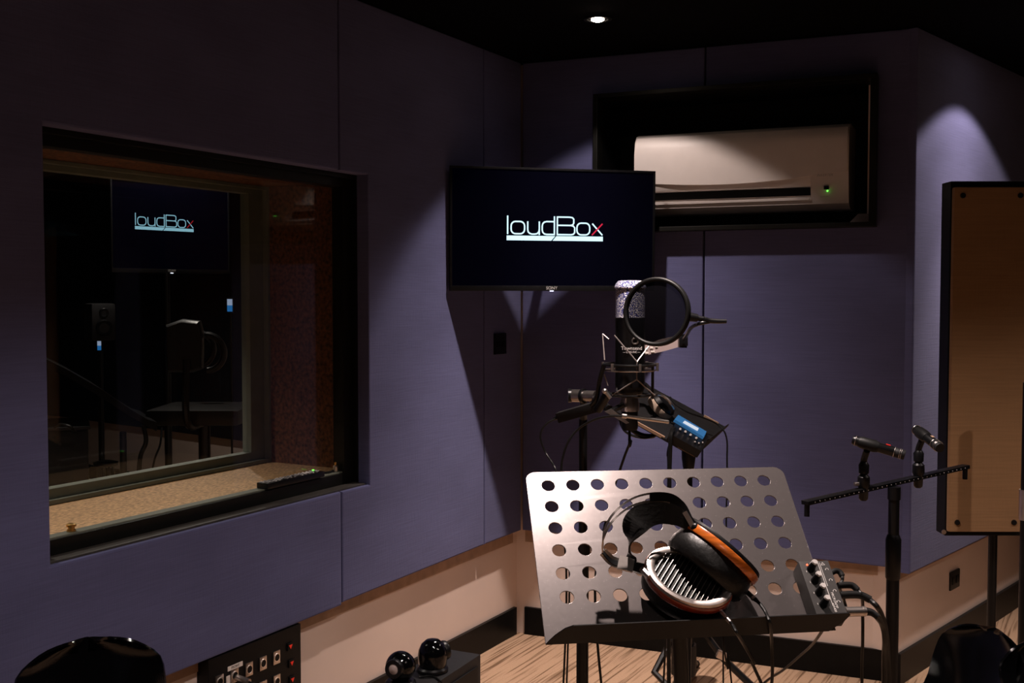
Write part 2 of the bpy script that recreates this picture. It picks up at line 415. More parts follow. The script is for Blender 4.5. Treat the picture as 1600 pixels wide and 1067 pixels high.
# ---- fabric panels
PZ0, PZ1 = .487, ZC - .004
def panel(name, poly, F_, label, z=None):
    return tag(obj('acoustic_board', MB().prism(poly, -.05, 0, F_, bevel=.006), 'fabric', smooth=0), label, 'acoustic panel')
u0, u1, z0, z1 = 1.14, 2.478, .868, 1.976
panel('p', [(1.306, .472), (4.6, .46), (4.6, PZ1), (1.306, PZ1), (1.306, z1), (u1, z1), (u1, z0), (1.306, z0)], FL,
      'large dark blue fabric wall panel cut around the left of the studio window')
panel('p', [(.334, PZ0), (1.299, .480), (1.299, z0), (u0, z0), (u0, z1), (1.299, z1), (1.299, PZ1), (.334, PZ1)], FL,
      'blue fabric wall panel between the studio window and the corner television')
panel('p', [(.004, PZ0), (.328, PZ0), (.328, PZ1), (.004, PZ1)], FL, 'narrow blue fabric wall panel left of the room corner, behind the television')
panel('p', [(.004, PZ0), (.820, .484), (.820, NZ0), (NU0, NZ0), (NU0, NZ1), (.820, NZ1), (.820, PZ1), (.004, PZ1)], FB,
      'blue fabric wall panel between the room corner and the air conditioner niche')
panel('p', [(.827, .484), (1.634, .470), (1.634, PZ1), (.827, PZ1), (.827, NZ1), (NU1, NZ1), (NU1, NZ0), (.827, NZ0)], FB,
      'blue fabric wall panel below and right of the air conditioner, behind the twin small microphones')
panel('p', [(-.012, .455), (1.5, .455), (1.5, PZ1), (-.012, PZ1)], FR, 'blue fabric wall panel behind the beige screen, lit from above')
# brown strips that paint in the shade under the panels
for F_, a, b in ((FL, 0, 4.5), (FB, 0, 1.62), (FR, 0, 2.9)):
    n = {id(FL): 'left', id(FB): 'back', id(FR): 'right'}[id(F_)]
    plate('trim_' + n, a, b, -.0499, -.044, .425, .50, 'tan', F_)

# ---- studio window
win = thing('window_1', 'x', 'window', FL @ local(1.8, 0, z0)); del win['label'], win['category']; struct(win)
fr = MB()
def ring(mb, a0, a1, b0, b1, wu0, wu1, wz0, wz1, n0, n1, F_, bv=.002):
    mb.rng(a0, a1, n0, n1, b0, b0 + wz0, F_, bv); mb.rng(a0, a1, n0, n1, b1 - wz1, b1, F_, bv)
    mb.rng(a0, a0 + wu0, n0, n1, b0 + wz0, b1 - wz1, F_, bv); mb.rng(a1 - wu1, a1, n0, n1, b0 + wz0, b1 - wz1, F_, bv)
ring(fr, u0 - .03, u1 + .03, z0 - .03, z1 + .03, .035, .034, .034, .045, -.075, -.052, FL)
ring(fr, u0 - .03, u1 + .03, z0 - .03, z1 + .03, .085, .07, .075, .075, -.12, -.072, FL)
obj('window_frame', fr, 'frame', win, smooth=0)
obj('ledge', MB().rng(u0 + .004, u1 - .002, -.068, -.014, z0 - .002, z0 + .006, FL, .002), 'ledge', win, smooth=0)
obj('ledge_cap', MB().rng(u0 + .03, u1 - .042, -.118, -.080, z0 + .0445, z0 + .0495, FL, .001), 'greyframe', win, smooth=0)
obj('glass', MB().rng(u0 + .01, u1 - .02, -.128, -.122, z0 + .0, z1, FL), 'glass', win, smooth=0)
SZ = .900
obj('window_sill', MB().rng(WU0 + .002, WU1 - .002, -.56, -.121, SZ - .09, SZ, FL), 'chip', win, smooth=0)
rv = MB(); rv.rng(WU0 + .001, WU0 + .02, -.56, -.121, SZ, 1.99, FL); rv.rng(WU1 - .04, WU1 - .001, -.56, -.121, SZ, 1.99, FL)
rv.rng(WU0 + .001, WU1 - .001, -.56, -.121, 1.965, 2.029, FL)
obj('window_reveal', rv, 'chip_shaded', win, smooth=0)
gf = MB(); ring(gf, WU0 + .02, WU1 - .04, SZ + .001, 1.964, .012, .012, .014, .012, -.555, -.53, FL)
ring(gf, WU0 + .02, WU1 - .04, SZ + .001, 1.964, .085, .085, .045, .03, -.60, -.556, FL)
obj('inner_frame', gf, 'greyframe', win, smooth=0)
obj('inner_glass', MB().rng(WU0 + .08, WU1 - .1, -.583, -.577, SZ + .04, 1.94, FL), 'glass', win, smooth=0)

# ---- things on the window ledge
ZL = z0 + .0495 + .0005
def ledge(px): # along-wall position seen at px on the ledge line
    d = ray(px, 460); o = C0 + LN * (-.10); n = LN
    s = (o - V(0, 0, HC)).dot(n) / d.dot(n); return (V(0, 0, HC) + d * s - o).dot(LD)
def at_wall(F_, px, py, off=0):
    o = F_.translation + F_.col[1].xyz * off; n = F_.col[1].xyz; d = ray(px, py)
    s = (o - V(0, 0, HC)).dot(n) / d.dot(n); p = V(0, 0, HC) + d * s - o
    return p.dot(F_.col[0].xyz), p.z
ra, rb = ledge(492), ledge(402)
rem = thing('remote_control', 'black remote control with pale buttons on the window ledge', 'remote control', FL @ local((ra + rb) / 2, -.088, ZL))
RL = abs(rb - ra); RM = ROOTM[rem.name]
obj('casing', MB().rng(-RL / 2, RL / 2, -.024, .026, 0, .020, RM, .005), 'plastic', rem)
bt = MB(); bw = MB()
for i in range(15):
    for j in range(4):
        if rnd.random() < .12: continue
        x = -RL / 2 + .012 + i * (RL - .024) / 14
        (bt if rnd.random() < .5 else bw).box((x, -.015 + j * .010, .0205), (.0062, .0055, .003), RM)
o = obj('button', bt, 'white', rem, smooth=0); o['label'] = 'pale grey buttons'; o['kind'] = 'stuff'
o = obj('button', bw, 'greyprint', rem, smooth=0); o['label'] = 'dull grey buttons'; o['kind'] = 'stuff'
obj('button', MB().box((-RL / 2 + .07, .0, .0215), (.030, .010, .003), RM, .001), 'label', rem)['label'] = 'long white button'
obj('button', MB().cyl(RM @ V(-RL / 2 + .012, -.016, .020), RM @ V(-RL / 2 + .012, -.016, .023), .004), 'greenled', rem)['label'] = 'green button'
bu = 1.212
jk = thing('audio_adapter', 'small pale metal jack adapter standing at the right end of the window ledge', 'adapter', FL @ local(bu, -.098, ZL))
JM = ROOTM[jk.name]
obj('body', MB().lathe([(.0085, 0), (.009, .002), (.009, .020), (.006, .023)], JM), 'satin', jk)
obj('tip', MB().lathe([(.004, .023), (.004, .030), (.0045, .033), (.001, .035)], JM), 'brass', jk)
cb = obj('cable', MB().tube([FL @ V(bu + .012, -.100, ZL + .004), FL @ V(bu + .04, -.095, ZL + .004), FL @ V(bu + .075, -.105, ZL + .005), FL @ V(bu + .10, -.099, ZL + .004)], .004), 'cable')
cb.name = 'jack_cable'; tag(cb, 'short black cable end lying beside the jack adapter on the window ledge', 'cable')
ku = ledge(95)
kb = thing('brass_knob', 'small round brass knob at the left end of the window ledge', 'knob', FL @ local(ku - .02, -.100, ZL))
KM = ROOTM[kb.name]
obj('knob_body', MB().lathe([(.012, 0), (.012, .004), (.009, .006), (.009, .013)], KM), 'brass', kb)
obj('knob_cap', MB().lathe([(.013, .013), (.013, .019), (.008, .021)], KM), 'brass', kb)

# ================================================================ AIR CONDITIONER IN ITS NICHE
nl = thing('equipment_niche', 'black framed wall niche that holds the white air conditioner', 'niche', FB @ local(.93, 0, NZ0))
nb = MB()
nb.rng(NU0 + .001, NU1 - .001, -.275, -.26, NZ0 + .001, NZ1 - .001, FB)
for a in ((NU0 + .0005, NU0 + .012, NZ0 + .012, NZ1 - .012), (NU1 - .012, NU1 - .0005, NZ0 + .012, NZ1 - .012), (NU0 + .0005, NU1 - .0005, NZ0 + .0005, NZ0 + .012), (NU0 + .0005, NU1 - .0005, NZ1 - .012, NZ1 - .0005)):
    nb.rng(a[0], a[1], -.26, .0, a[2], a[3], FB)
obj('lining', nb, 'black', nl, smooth=0)
nf = MB(); ring(nf, NU0 - .006, NU1 + .014, NZ0 - .010, NZ1 + .008, .020, .026, .018, .018, .0006, .075, FB)
obj('niche_frame', nf, 'frame', nl, smooth=0)
acu0, acu1 = at_wall(FB, 993, 250)[0] - .006, at_wall(FB, 1326, 250)[0]
AZ0, AZ1 = 1.898, 2.238
ac = thing('air_conditioner', 'white wall mounted air conditioner with green light in the black niche', 'air conditioner', FB @ local((acu0 + acu1) / 2, -.1, AZ0))
def prof_obj(name, prof, a, b, m, F_=FB):
    return obj(name, MB().prism(prof, a, b, F_, axes=(1, 2, 0)), m, ac)
body = [(-.26, AZ0 + .0), (-.09, AZ0 - .002), (-.030, AZ0 + .018), (-.024, AZ0 + .034), (-.07, AZ0 + .052), (-.09, AZ0 + .09), (-.02, AZ0 + .092), (-.004, AZ0 + .115), (0, AZ0 + .16), (-.002, AZ0 + .25),
        (-.012, AZ0 + .30), (-.035, AZ0 + .328), (-.07, AZ0 + .338), (-.26, AZ1)]
ua, ub = acu0 + .0, at_wall(FB, 1266, 300)[0]
prof_obj('housing', body, ua + .02, ub, 'ac')
side = [(-.26, AZ0), (-.09, AZ0 - .002), (-.030, AZ0 + .018), (-.016, AZ0 + .05), (-.006, AZ0 + .115), (0, AZ0 + .16), (-.002, AZ0 + .25), (-.012, AZ0 + .30), (-.035, AZ0 + .328), (-.07, AZ0 + .338), (-.26, AZ1)]
prof_obj('end_cap', side, ua, ua + .02, 'ac'); prof_obj('end_cap', side, ub, acu1, 'ac')
prof_obj('air_outlet', [(-.255, AZ0 + .01), (-.075, AZ0 + .030), (-.070, AZ0 + .088), (-.255, AZ0 + .1)], ua + .021, ub - .001, 'black')
prof_obj('louver', [(-.042, AZ0 + .028), (-.016, AZ0 + .034), (-.014, AZ0 + .044), (-.018, AZ0 + .044), (-.044, AZ0 + .036)], ua + .03, ub - .006, 'ac')
# smooth front cover with a curved lower edge
rows = []
NU = 28
for i in range(NU + 1):
    s = i / NU; u = ua + .008 + (acu1 - .004 - ua - .008) * s
    zb = AZ0 + .128 - .020 * math.sin(PI * min(1, s * 1.15)) + .016 * max(0, s - .75) * 4 * .8
    pr = []
    for k in range(9):
        t = k / 8; z = zb + (AZ0 + .318 - zb) * t
        n = .0045 + .0035 * math.sin(PI * t) - .020 * max(0, t - .8) * 5 * max(0, t - .8) * 5 * .8
        pr.append(FB @ V(u, n, z))
    pr.append(FB @ V(u, -.02, AZ0 + .318)); pr.append(FB @ V(u, -.02, zb))
    rows.append(pr)
obj('front_cover', MB().grid(rows, True, True), 'ac', ac)
eu = at_wall(FB, 1292, 300)[0]
obj('indicator_window', MB().rng(eu - .012, eu + .006, -.012, .000, AZ0 + .073, AZ0 + .086, FB), 'black', ac)
obj('indicator_light', MB().sphere((0, 0, 0), .0035, FB @ local(eu + .002, -.002, AZ0 + .0665)), 'greenled', ac)
def wall_text(s, size_, F_, u, n, z, m, parent, name='lettering', flip=False, shear=0):
    Mx = F_ @ local(u, n, z)
    if F_ is FB or F_ is FR: Mx = Mx @ Matrix.Rotation(PI, 4, 'Z') @ Matrix.Scale(-1, 4, V(1, 0, 0))
    return obj(name, text_bm(s, size_, Mx, shear=shear), m, parent, smooth=0)
wall_text('INVERTER', .014, FB, eu - .008, .0085, AZ0 + .128, 'greyprint', ac, 'brand_lettering', shear=.3)
dz = MB()
for k in range(5): dz.box((eu - .024 + k * .0065, -.0135, AZ0 + .045), (.004, .002, .0015), FB)
obj('small_print', dz, 'greyprint', ac, smooth=0)['kind'] = 'stuff'
blk = tag(obj('foam_wedge', MB().prism([(1.405, NZ0 + .0125), (1.478, NZ0 + .0125), (1.478, NZ0 + .046), (1.437, NZ0 + .046)], -.08, -.02, FB), 'tag', smooth=0),
          'small pale grey wedge in the lower right corner of the air conditioner niche', 'block')

# ================================================================ CEILING DOWNLIGHTS
def downlight(x, y, powers, tilt, spill, label):
    t = thing('ceiling_downlight', label, 'ceiling light', local(x, y, ZC), 'ceiling downlights')
    Mx = ROOTM[t.name]
    obj('trim_ring', MB().lathe([(.038, 0), (.052, 0), (.052, -.004), (.046, -.006), (.038, -.004), (.038, 0)], Mx, 32, cap=False), 'black', t)
    obj('bulb', MB().lathe([(.024, -.001), (.024, -.006), (.016, -.010), (.0, -.0115)], Mx, 24), 'lamp', t)
    for k, (power, (cone, soft)) in enumerate(zip(powers, (spill, CORE, BEAM))):
        ld = bpy.data.lights.new('bulb_light', 'SPOT'); ld.energy = power; ld.color = WARM; ld.spot_size = R(cone); ld.spot_blend = soft; ld.shadow_soft_size = .022
        lo = bpy.data.objects.new('bulb_light', ld); COL.objects.link(lo); lo.parent = t; lo.location = (0, 0, -.02)
        if k == 0: lo.rotation_euler = V(tilt[0], tilt[1], -1).to_track_quat('-Z', 'Y').to_euler()
    return t
lab = ['lit downlight in the black ceiling above the television', 'ceiling downlight above the music stand', 'ceiling downlight above the camera', 'ceiling downlight at the rear of the room',
       'ceiling downlight in front of the right wall panel', 'ceiling downlight right of the music stand', 'ceiling downlight left of the camera']
for (x, y, a, b, c, tx, ty, cn_, sf_), l in zip(LAMPS, lab): downlight(x, y, (a, b, c), (tx, ty), (cn_, sf_), l)

# ================================================================ TELEVISIONS
def rr(x0, x1, z0, z1, r, n=4):
    pts = []
    for cx, cz, a0 in ((x1 - r, z1 - r, 0), (x0 + r, z1 - r, 90), (x0 + r, z0 + r, 180), (x1 - r, z0 + r, 270)):
        for k in range(n + 1):
            a = R(a0 + 90 * k / n); pts.append((cx + r * math.cos(a), cz + r * math.sin(a)))
    return pts
def logo(parent, Mx, s, white, red):
    "drawn in units where one letter body is about 90 wide; origin at the centre of the word"
    L = Mx @ Matrix.Scale(s, 4); w_ = 8.5
    def P(pts): return [(x - 730, -(y - 500)) for x, y in pts]
    a = MB()
    a.stroke(P([(438, 424), (438, 533)]), w_, L)
    def rrp(x0, x1, y0, y1, r): return [(x - 730, -(y - 500)) for x, y in rr(x0, x1, y0, y1, r)]
    a.stroke(rrp(459, 541, 458, 530, 26), w_, L, True)
    a.stroke(P([(560, 456), (560, 504), (563, 518), (572, 527), (586, 531), (604, 531), (618, 528), (628, 518), (631, 504)]), w_, L)
    a.stroke(P([(631, 456), (631, 536)]), w_, L)
    a.stroke(P([(722, 456), (676, 456), (662, 459), (652, 469), (649, 483), (649, 505), (652, 519), (662, 529), (676, 532), (722, 532)]), w_, L)
    a.stroke(P([(724, 424), (724, 536)]), w_, L)
    a.stroke(P([(744, 428), (820, 428), (836, 431), (844, 440), (844, 463), (838, 473), (824, 477), (744, 477)]), w_, L)
    a.stroke(P([(744, 477), (828, 477), (842, 481), (850, 491), (850, 519), (842, 529), (828, 532), (744, 532)]), w_, L)
    a.stroke(P([(742, 424), (742, 536)]), w_, L)
    a.stroke(rrp(864, 944, 462, 532, 26), w_, L, True)
    a.stroke(P([(960, 464), (1024, 533)]), w_, L)
    obj('logo_lettering', a, white, parent, smooth=0)
    a = MB()
    a.prism(P([(432, 541), (729, 541), (705, 569), (432, 569)]), -.9, 0, L); a.prism(P([(737, 541), (1027, 541), (1027, 569), (713, 569)]), -.9, 0, L)
    obj('logo_bar', a, white, parent, smooth=0)
    obj('logo_stroke', MB().stroke(P([(1024, 464), (958, 533)]), w_, L @ local(0, -.7, 0)), red, parent, smooth=0)['label'] = 'red stroke of the letter x'
def television(pl, pr, ztop, zbot, label, white, red, lean, led, shift=(0, 0), big=1):
    "pl, pr: bottom corners on plan"
    X = (pr - pl); W = X.length; X.normalize(); Y = V(-X.y, X.x, 0)
    base = frame(V((pl.x + pr.x) / 2, (pl.y + pr.y) / 2, zbot), X, Y, Z) @ Matrix.Rotation(R(lean), 4, 'X')
    t = thing('television', label, 'television', base); H_ = ztop - zbot
    obj('back_cover', MB().rng(-W / 2 + .03, W / 2 - .03, .012, .045, .05, H_ - .05, base, .01), 'plastic', t)
    bz = MB(); b = .009
    bz.rng(-W / 2, W / 2, -.004, .014, H_ - b, H_, base, .001); bz.rng(-W / 2, -W / 2 + b, -.004, .014, .02, H_ - b, base, .001); bz.rng(W / 2 - b, W / 2, -.004, .014, .02, H_ - b, base, .001)
    obj('bezel', bz, 'plastic', t)
    obj('chin', MB().rng(-W / 2, W / 2, -.006, .014, 0, .021, base, .002), 'steel', t)
    obj('screen', MB().rng(-W / 2 + b, W / 2 - b, .0, .012, .021, H_ - b, base), 'screen', t, smooth=0)
    logo(t, base @ local(0.004 * W + shift[0], -.0003, H_ * .48 + .013 * W / .865 + shift[1]), W / 1265 * big, white, red)
    if led:
        obj('power_light', MB().rng(-.008, .008, -.008, -.004, -.002, .002, base @ local(-.012, 0, 0), .001), 'whiteled', t)
        obj('brand_lettering', text_bm('SONY', .018, base @ local(-.012, -.0065, .0115)), 'greyprint', t, smooth=0)
    return t, base
tv, TVM = television(V(-.2473, 4.33, 0), V(.590, 4.53, 0), 2.060, 1.5655, 'black flat television showing a white and red logo, mounted in the room corner', 'logo', 'logored', 1.0, True)
br = thing('television_bracket', 'black steel wall bracket behind the corner television', 'bracket', TVM @ local(0, .05, .1))
b_ = MB(); b_.rng(-.12, .12, .046, .056, .10, .34, TVM, .002); obj('mounting_plate', b_, 'steel', br)
p0 = TVM @ V(0, .056, .2); p1 = FB @ V(.12, .0, 1.76)
obj('arm', MB().cyl(p0, p0.lerp(p1, .5), .016).cyl(p0.lerp(p1, .5), p1, .016), 'steel', br)
obj('wall_plate', MB().rng(.06, .18, .0006, .008, 1.66, 1.86, FB, .001), 'steel', br)
su, sz = at_wall(FL, 780, 537)
wp = thing('wall_socket', 'small black wall socket plate on the panel below the television', 'socket', FL @ local(su, 0, sz))
obj('cover_plate', MB().rng(su - .05, su + .05, .0006, .008, sz - .045, sz + .045, FL, .002), 'plastic', wp)
for k in (-1, 1): obj('socket_outlet', MB().rng(su + k * .022 - .014, su + k * .022 + .014, .008, .011, sz - .014, sz + .014, FL, .002), 'black', wp)
su, sz = at_wall(FR, 1490, 905, -.05)
wp = thing('wall_socket', 'black outlet plate on the cream wall below the right blue panel', 'socket', FR @ local(su, -.05, sz))
obj('cover_plate', MB().rng(su - .055, su + .055, -.0495, -.042, sz - .04, sz + .04, FR, .003), 'plastic', wp)
for k in (-1, 1): obj('socket_outlet', MB().rng(su + k * .024 - .016, su + k * .024 + .016, -.042, -.040, sz - .016, sz + .016, FR, .002), 'black', wp)

# ================================================================ CONTROL ROOM BEHIND THE GLASS
def cr_pt(px, py, y): return at(px, py, y)
bw0 = V(-4.6, 9.9, 0); bw1 = V(-.9, 6.95, 0)
X = (bw1 - bw0).normalized(); FC = frame(bw0, X, V(X.y, -X.x, 0), Z)
WL = (bw1 - bw0).length
plate('wall_control_room', -1, WL + .6, -.15, -.05, 0, ZC, 'cream', FC)
plate('baseboard_control_room', -1, WL + .5, -.05, -.035, 0, .12, 'skirting', FC)
for i in range(3):
    a = .0 + i * WL / 3
    tag(obj('acoustic_board', MB().prism([(a + .003, .5), (a + WL / 3 - .003, .5), (a + WL / 3 - .003, PZ1), (a + .003, PZ1)], -.05, 0, FC, bevel=.006), 'blackwall', smooth=0),
        'dark wall panel of the control room, ' + ('behind the small monitor speaker', 'behind the far television', 'seen beside the inner window frame')[i], 'acoustic panel')
plate('wall_control_side', -.6, -.5, -1, 5.5, 0, ZC, 'blackwall', FC @ local(-.4, 0, 0))
tv2, TV2M = television(V(-2.065, 5.65, 0), V(-1.60, 6.16, 0), 0, 0, 'x', 'logodim', 'reddim', 0, False) if False else (None, None)
def tv_from_px(): pass
pl = at(174, 425, 5.6); pr_ = at(359, 430, 6.15)
zt = at(172, 276, 5.6).z
tv2, TV2M = television(V(pl.x, pl.y, 0), V(pr_.x, pr_.y, 0), zt, pl.z, 'smaller television showing the same logo inside the control room, seen through the window', 'logodim', 'reddim', 0, True, (-.05, .022), 1.04)
t = thing('television_stand', 'slim black floor stand carrying the far television', 'stand', TV2M @ local(0, .06, -TV2M.translation.z))
zb = TV2M.translation.z
obj('pole', MB().cyl(TV2M @ V(0, .07, -zb + .02), TV2M @ V(0, .07, .25), .02), 'steel', t)
obj('base', MB().rng(-.3, .3, -.1, .25, -zb + .0, -zb + .02, TV2M, .004), 'steel', t)
obj('mounting_plate', MB().rng(-.15, .15, .046, .06, .08, .3, TV2M), 'steel', t)
# studio monitor speaker on a stand
p = at(163, 532, 5.9); sp = thing('monitor_speaker', 'small dark monitor speaker in the control room at left', 'speaker', frame(p, V(.8, .6, 0), V(-.6, .8, 0), Z))
SM = ROOTM[sp.name]; hh = size(58, 5.9)
obj('cabinet', MB().rng(-.065, .065, 0, .16, 0, hh, SM, .02), 'matteplastic', sp)
obj('stand_pole', MB().cyl(SM @ V(0, .08, -p.z + .02), SM @ V(0, .08, -.0005), .016), 'steel', sp)
obj('stand_base', MB().rng(-.1, .1, -.02, .18, -p.z, -p.z + .02, SM, .003), 'steel', sp)
obj('tweeter', MB().lathe([(.026, 0), (.022, -.004), (.0, .004)], SM @ local(0, -.001, hh * .75) @ Matrix.Rotation(PI / 2, 4, 'X') @ Matrix.Scale(-1, 4, V(0, 0, 1))), 'plastic', sp)
obj('woofer', MB().lathe([(.045, 0), (.040, -.006), (.0, .012)], SM @ local(0, -.001, hh * .34) @ Matrix.Rotation(PI / 2, 4, 'X') @ Matrix.Scale(-1, 4, V(0, 0, 1))), 'plastic', sp)
# mixing desk
md = thing('mixing_desk', 'long black mixing desk with a sloping side in the control room', 'desk', at(200, 800, 5.6) * V(1, 1, 0).x if False else V(-2.0, 5.3, 0))
y = 5.1
poly = [at(70, 572, y), at(110, 592, y), at(160, 622, y), at(205, 652, y), at(245, 674, y), at(246, 660, y), at(230, 655, y), at(205, 640, y), at(160, 609, y), at(110, 580, y), at(70, 560, y)]
mb = MB()
lo = [mb.bm.verts.new(q) for q in poly]; hi = [mb.bm.verts.new(q + V(-.25, .5, 0)) for q in poly]
mb.bm.faces.new(lo); mb.bm.faces.new(hi)
for i in range(len(poly)): mb.bm.faces.new((lo[i], lo[(i + 1) % len(poly)], hi[(i + 1) % len(poly)], hi[i]))
obj('desk_body', mb, 'plastic', md, smooth=0)
for px in (192, 86):
    q = at(px, 668, y + .04); obj('leg', MB().cyl(V(q.x, q.y, 0), q + V(0, 0, -.02), .016), 'steel', md)
def wire(name, pts, r, label, m='cable', sub=7, group=None):
    return tag(obj(name, MB().tube(pts, r, sub=sub), m), label, 'cable', group)
wire('power_cable', [at(224, 664, y), at(228, 690, y), at(219, 715, y), at(217, 760, y), at(220, 850, y)], .011, 'thick black cable hanging from the mixing desk')
wire('audio_cable', [at(253, 668, y + .05), at(250, 695, y), at(241, 720, y), at(236, 760, y), at(235, 850, y)], .005, 'thin black cable hanging right of the thick one under the mixing desk')
# office chair
p = at(300, 580, 5.3)
oc = thing('office_chair', 'black office chair with a round loop armrest in the control room', 'chair', frame(V(p.x, p.y, 0), V(1, 0, 0), V(0, 1, 0), Z))
q = [at(265, 507, 5.3), at(290, 498, 5.3), at(317, 501, 5.3), at(321, 515, 5.3), at(322, 545, 5.3), at(321, 575, 5.3), at(306, 581, 5.3), at(268, 580, 5.3), at(264, 545, 5.3)]
mb = MB(); rows = []
for d, s in ((0, .90), (-.018, .97), (-.03, 1.0), (-.05, 1.0), (-.07, .96), (-.08, .88)):
    c = sum(q, V(0, 0, 0)) / len(q); rows.append([c + (a - c) * s + V(0, d, 0) for a in q])
mb.grid(rows, True, True); obj('backrest', mb, 'leather', oc)
c_ = at(322, 551, 5.27); Ra = size(28, 5.3)
pts = [c_ + V(math.cos(a) * Ra, 0, math.sin(a) * Ra) for a in [R(88 - k * 176 / 14) for k in range(15)]]
obj('armrest', MB().tube(pts, .016, 10, 3), 'plastic', oc)
obj('armrest', MB().tube([v + V(-.15, .36, 0) for v in pts], .016, 10, 3), 'plastic', oc)
sz_ = at(300, 640, 5.3).z
obj('seat', MB().rng(-.23, .23, -.02, .42, sz_ - .08, sz_, local(p.x, p.y - .0, 0), .03), 'leather', oc)
obj('gas_lift', MB().cyl(V(p.x, p.y + .2, .1), V(p.x, p.y + .2, sz_ - .06), .03), 'steel', oc)
obj('back_support', MB().tube([V(p.x, p.y + .2, sz_ - .09), V(p.x, p.y - .09, sz_ - .05), V(p.x, p.y - .09, sz_ + .25)], .018), 'steel', oc)
for k in range(5):
    a = 2 * PI * k / 5 + .3; e = V(p.x + .28 * math.cos(a), p.y + .2 + .28 * math.sin(a), .07)
    l_ = obj('leg', MB().tube([V(p.x, p.y + .2, .12), e], .018, smooth=False), 'steel', oc)
    obj('castor', MB().sphere((e.x, e.y, .03), .03, seg=12), 'rubber', l_)
# rack cabinet and gear at lower left behind glass
p = at(112, 745, 5.0)
rk = thing('equipment_rack', 'low black equipment cabinet in the control room behind the window corner', 'cabinet', frame(V(p.x, p.y, 0), V(.92, .39, 0), V(-.39, .92, 0), Z))
RMx = ROOTM[rk.name]; ht = at(112, 672, 5.0).z
obj('body', MB().rng(-.13, .075, 0, .4, 0, ht, RMx, .006), 'plastic', rk)
obj('cover', MB().rng(-.14, .085, -.01, .41, ht, ht + .015, RMx, .003), 'matteplastic', rk)
wire('audio_cable', [at(84, 668, 4.9), at(95, 663, 4.9), at(110, 667, 4.9), at(118, 674, 4.95)], .006, 'black cable looped over the top of the control room equipment cabinet')
sd = thing('stool', 'low black stool beside the control room cabinet', 'stool', frame(V(*(at(165, 745, 5.2).xy), 0), V(1, 0, 0), V(0, 1, 0), Z))
q = at(165, 722, 5.2)
obj('seat', MB().lathe([(.03, -.02), (.055, -.015), (.058, 0), (.03, .008)], Matrix.Translation(q)), 'leather', sd)
for k in range(4):
    a = PI / 4 + k * PI / 2; obj('leg', MB().cyl(V(q.x + .035 * math.cos(a), q.y + .035 * math.sin(a), q.z - .015), V(q.x + .08 * math.cos(a), q.y + .08 * math.sin(a), 0), .006), 'steel', sd)
for px, py, y_, lb in ((155, 540, 5.72, 'small glowing phone screen below the control room speaker'), (359, 477, 5.85, 'small glowing white and blue screen near the inner window frame')):
    p = at(px, py, y_); s = .014 if px > 300 else .010
    ph = thing('phone', lb, 'phone', frame(p, V(1, 0, 0), V(0, 1, 0), Z)); PM = ROOTM[ph.name]
    obj('casing', MB().rng(-s * 1.15, s * 1.15, .001, .008, -s * 3, s * 3, PM, .001), 'plastic', ph)
    obj('screen', MB().rng(-s, s, 0, .0012, 0, s * 2.4, PM), 'dimscreen', ph); obj('screen', MB().rng(-s, s, 0, .0012, -s * 2.4, 0, PM), 'dimblue', ph)['label'] = 'blue half of the screen'
    hold = MB(); hold.cyl(p + V(0, .015, -s * 3), V(p.x, p.y + .015, .01), .006); hold.lathe([(.09, 0), (.09, .01), (.02, .02)], local(p.x, p.y + .015, 0))
    st = obj('phone_stand', hold, 'steel'); tag(st, 'thin black stand holding the ' + ('phone at the left of the control room' if px < 300 else 'phone beside the inner window frame'), 'stand')
p = at(278, 450, 6.9); tag(obj('switch_plate', MB().rng(-.03, .03, -.006, 0, -.03, .03, Matrix.Translation(FC @ V((p - bw0).dot(X), .006, p.z)) , .002), 'greyprint'), 'small grey switch plate on the control room wall below the far television', 'switch')
cw = C0 + LD * 2.25 + LN * -1.15
for x, y, power, cone, lb in ((cw.x, cw.y, 95, 96, 'control room ceiling downlight just behind the studio window'), (-1.75, 5.75, 60, 140, 'control room ceiling downlight above the office chair')):
    wk = thing('ceiling_downlight', lb, 'ceiling light', local(x, y, ZC), 'ceiling downlights')
    obj('trim_ring', MB().lathe([(.038, 0), (.052, 0), (.052, -.004), (.038, -.004), (.038, 0)], ROOTM[wk.name], 32, cap=False), 'black', wk)
    obj('bulb', MB().lathe([(.024, -.001), (.024, -.006), (.016, -.010), (.0, -.0115)], ROOTM[wk.name], 24), 'lamp', wk)
    ld = bpy.data.lights.new('bulb_light', 'SPOT'); ld.energy = power; ld.color = (1, .8, .7); ld.spot_size = R(cone); ld.spot_blend = .6; ld.shadow_soft_size = .03
    lo_ = bpy.data.objects.new('bulb_light', ld); COL.objects.link(lo_); lo_.parent = wk; lo_.location = (0, 0, -.02)

# ================================================================ PERFORATED MUSIC STAND
DX = V(.987, .1606, -.0044).normalized(); DNn = V(.1138, -.6794, .7249).normalized(); DY = DNn.cross(DX).normalized()
DM = frame(V(.0642, 1.9201, 1.2105), DX, DY, DNn)        # local: along the desk, up the desk, out of the desk
def dk(px, py, n=0.0):
    o = DM.translation + DNn * n; d = ray(px, py); s = (o - V(0, 0, HC)).dot(DNn) / d.dot(DNn); return V(0, 0, HC) + d * s
dc = DM @ V(.20, -.17, 0)
ms = thing('music_stand', 'black music stand with a perforated metal desk holding headphones', 'music stand', local(dc.x + .02, dc.y + .05, 0))
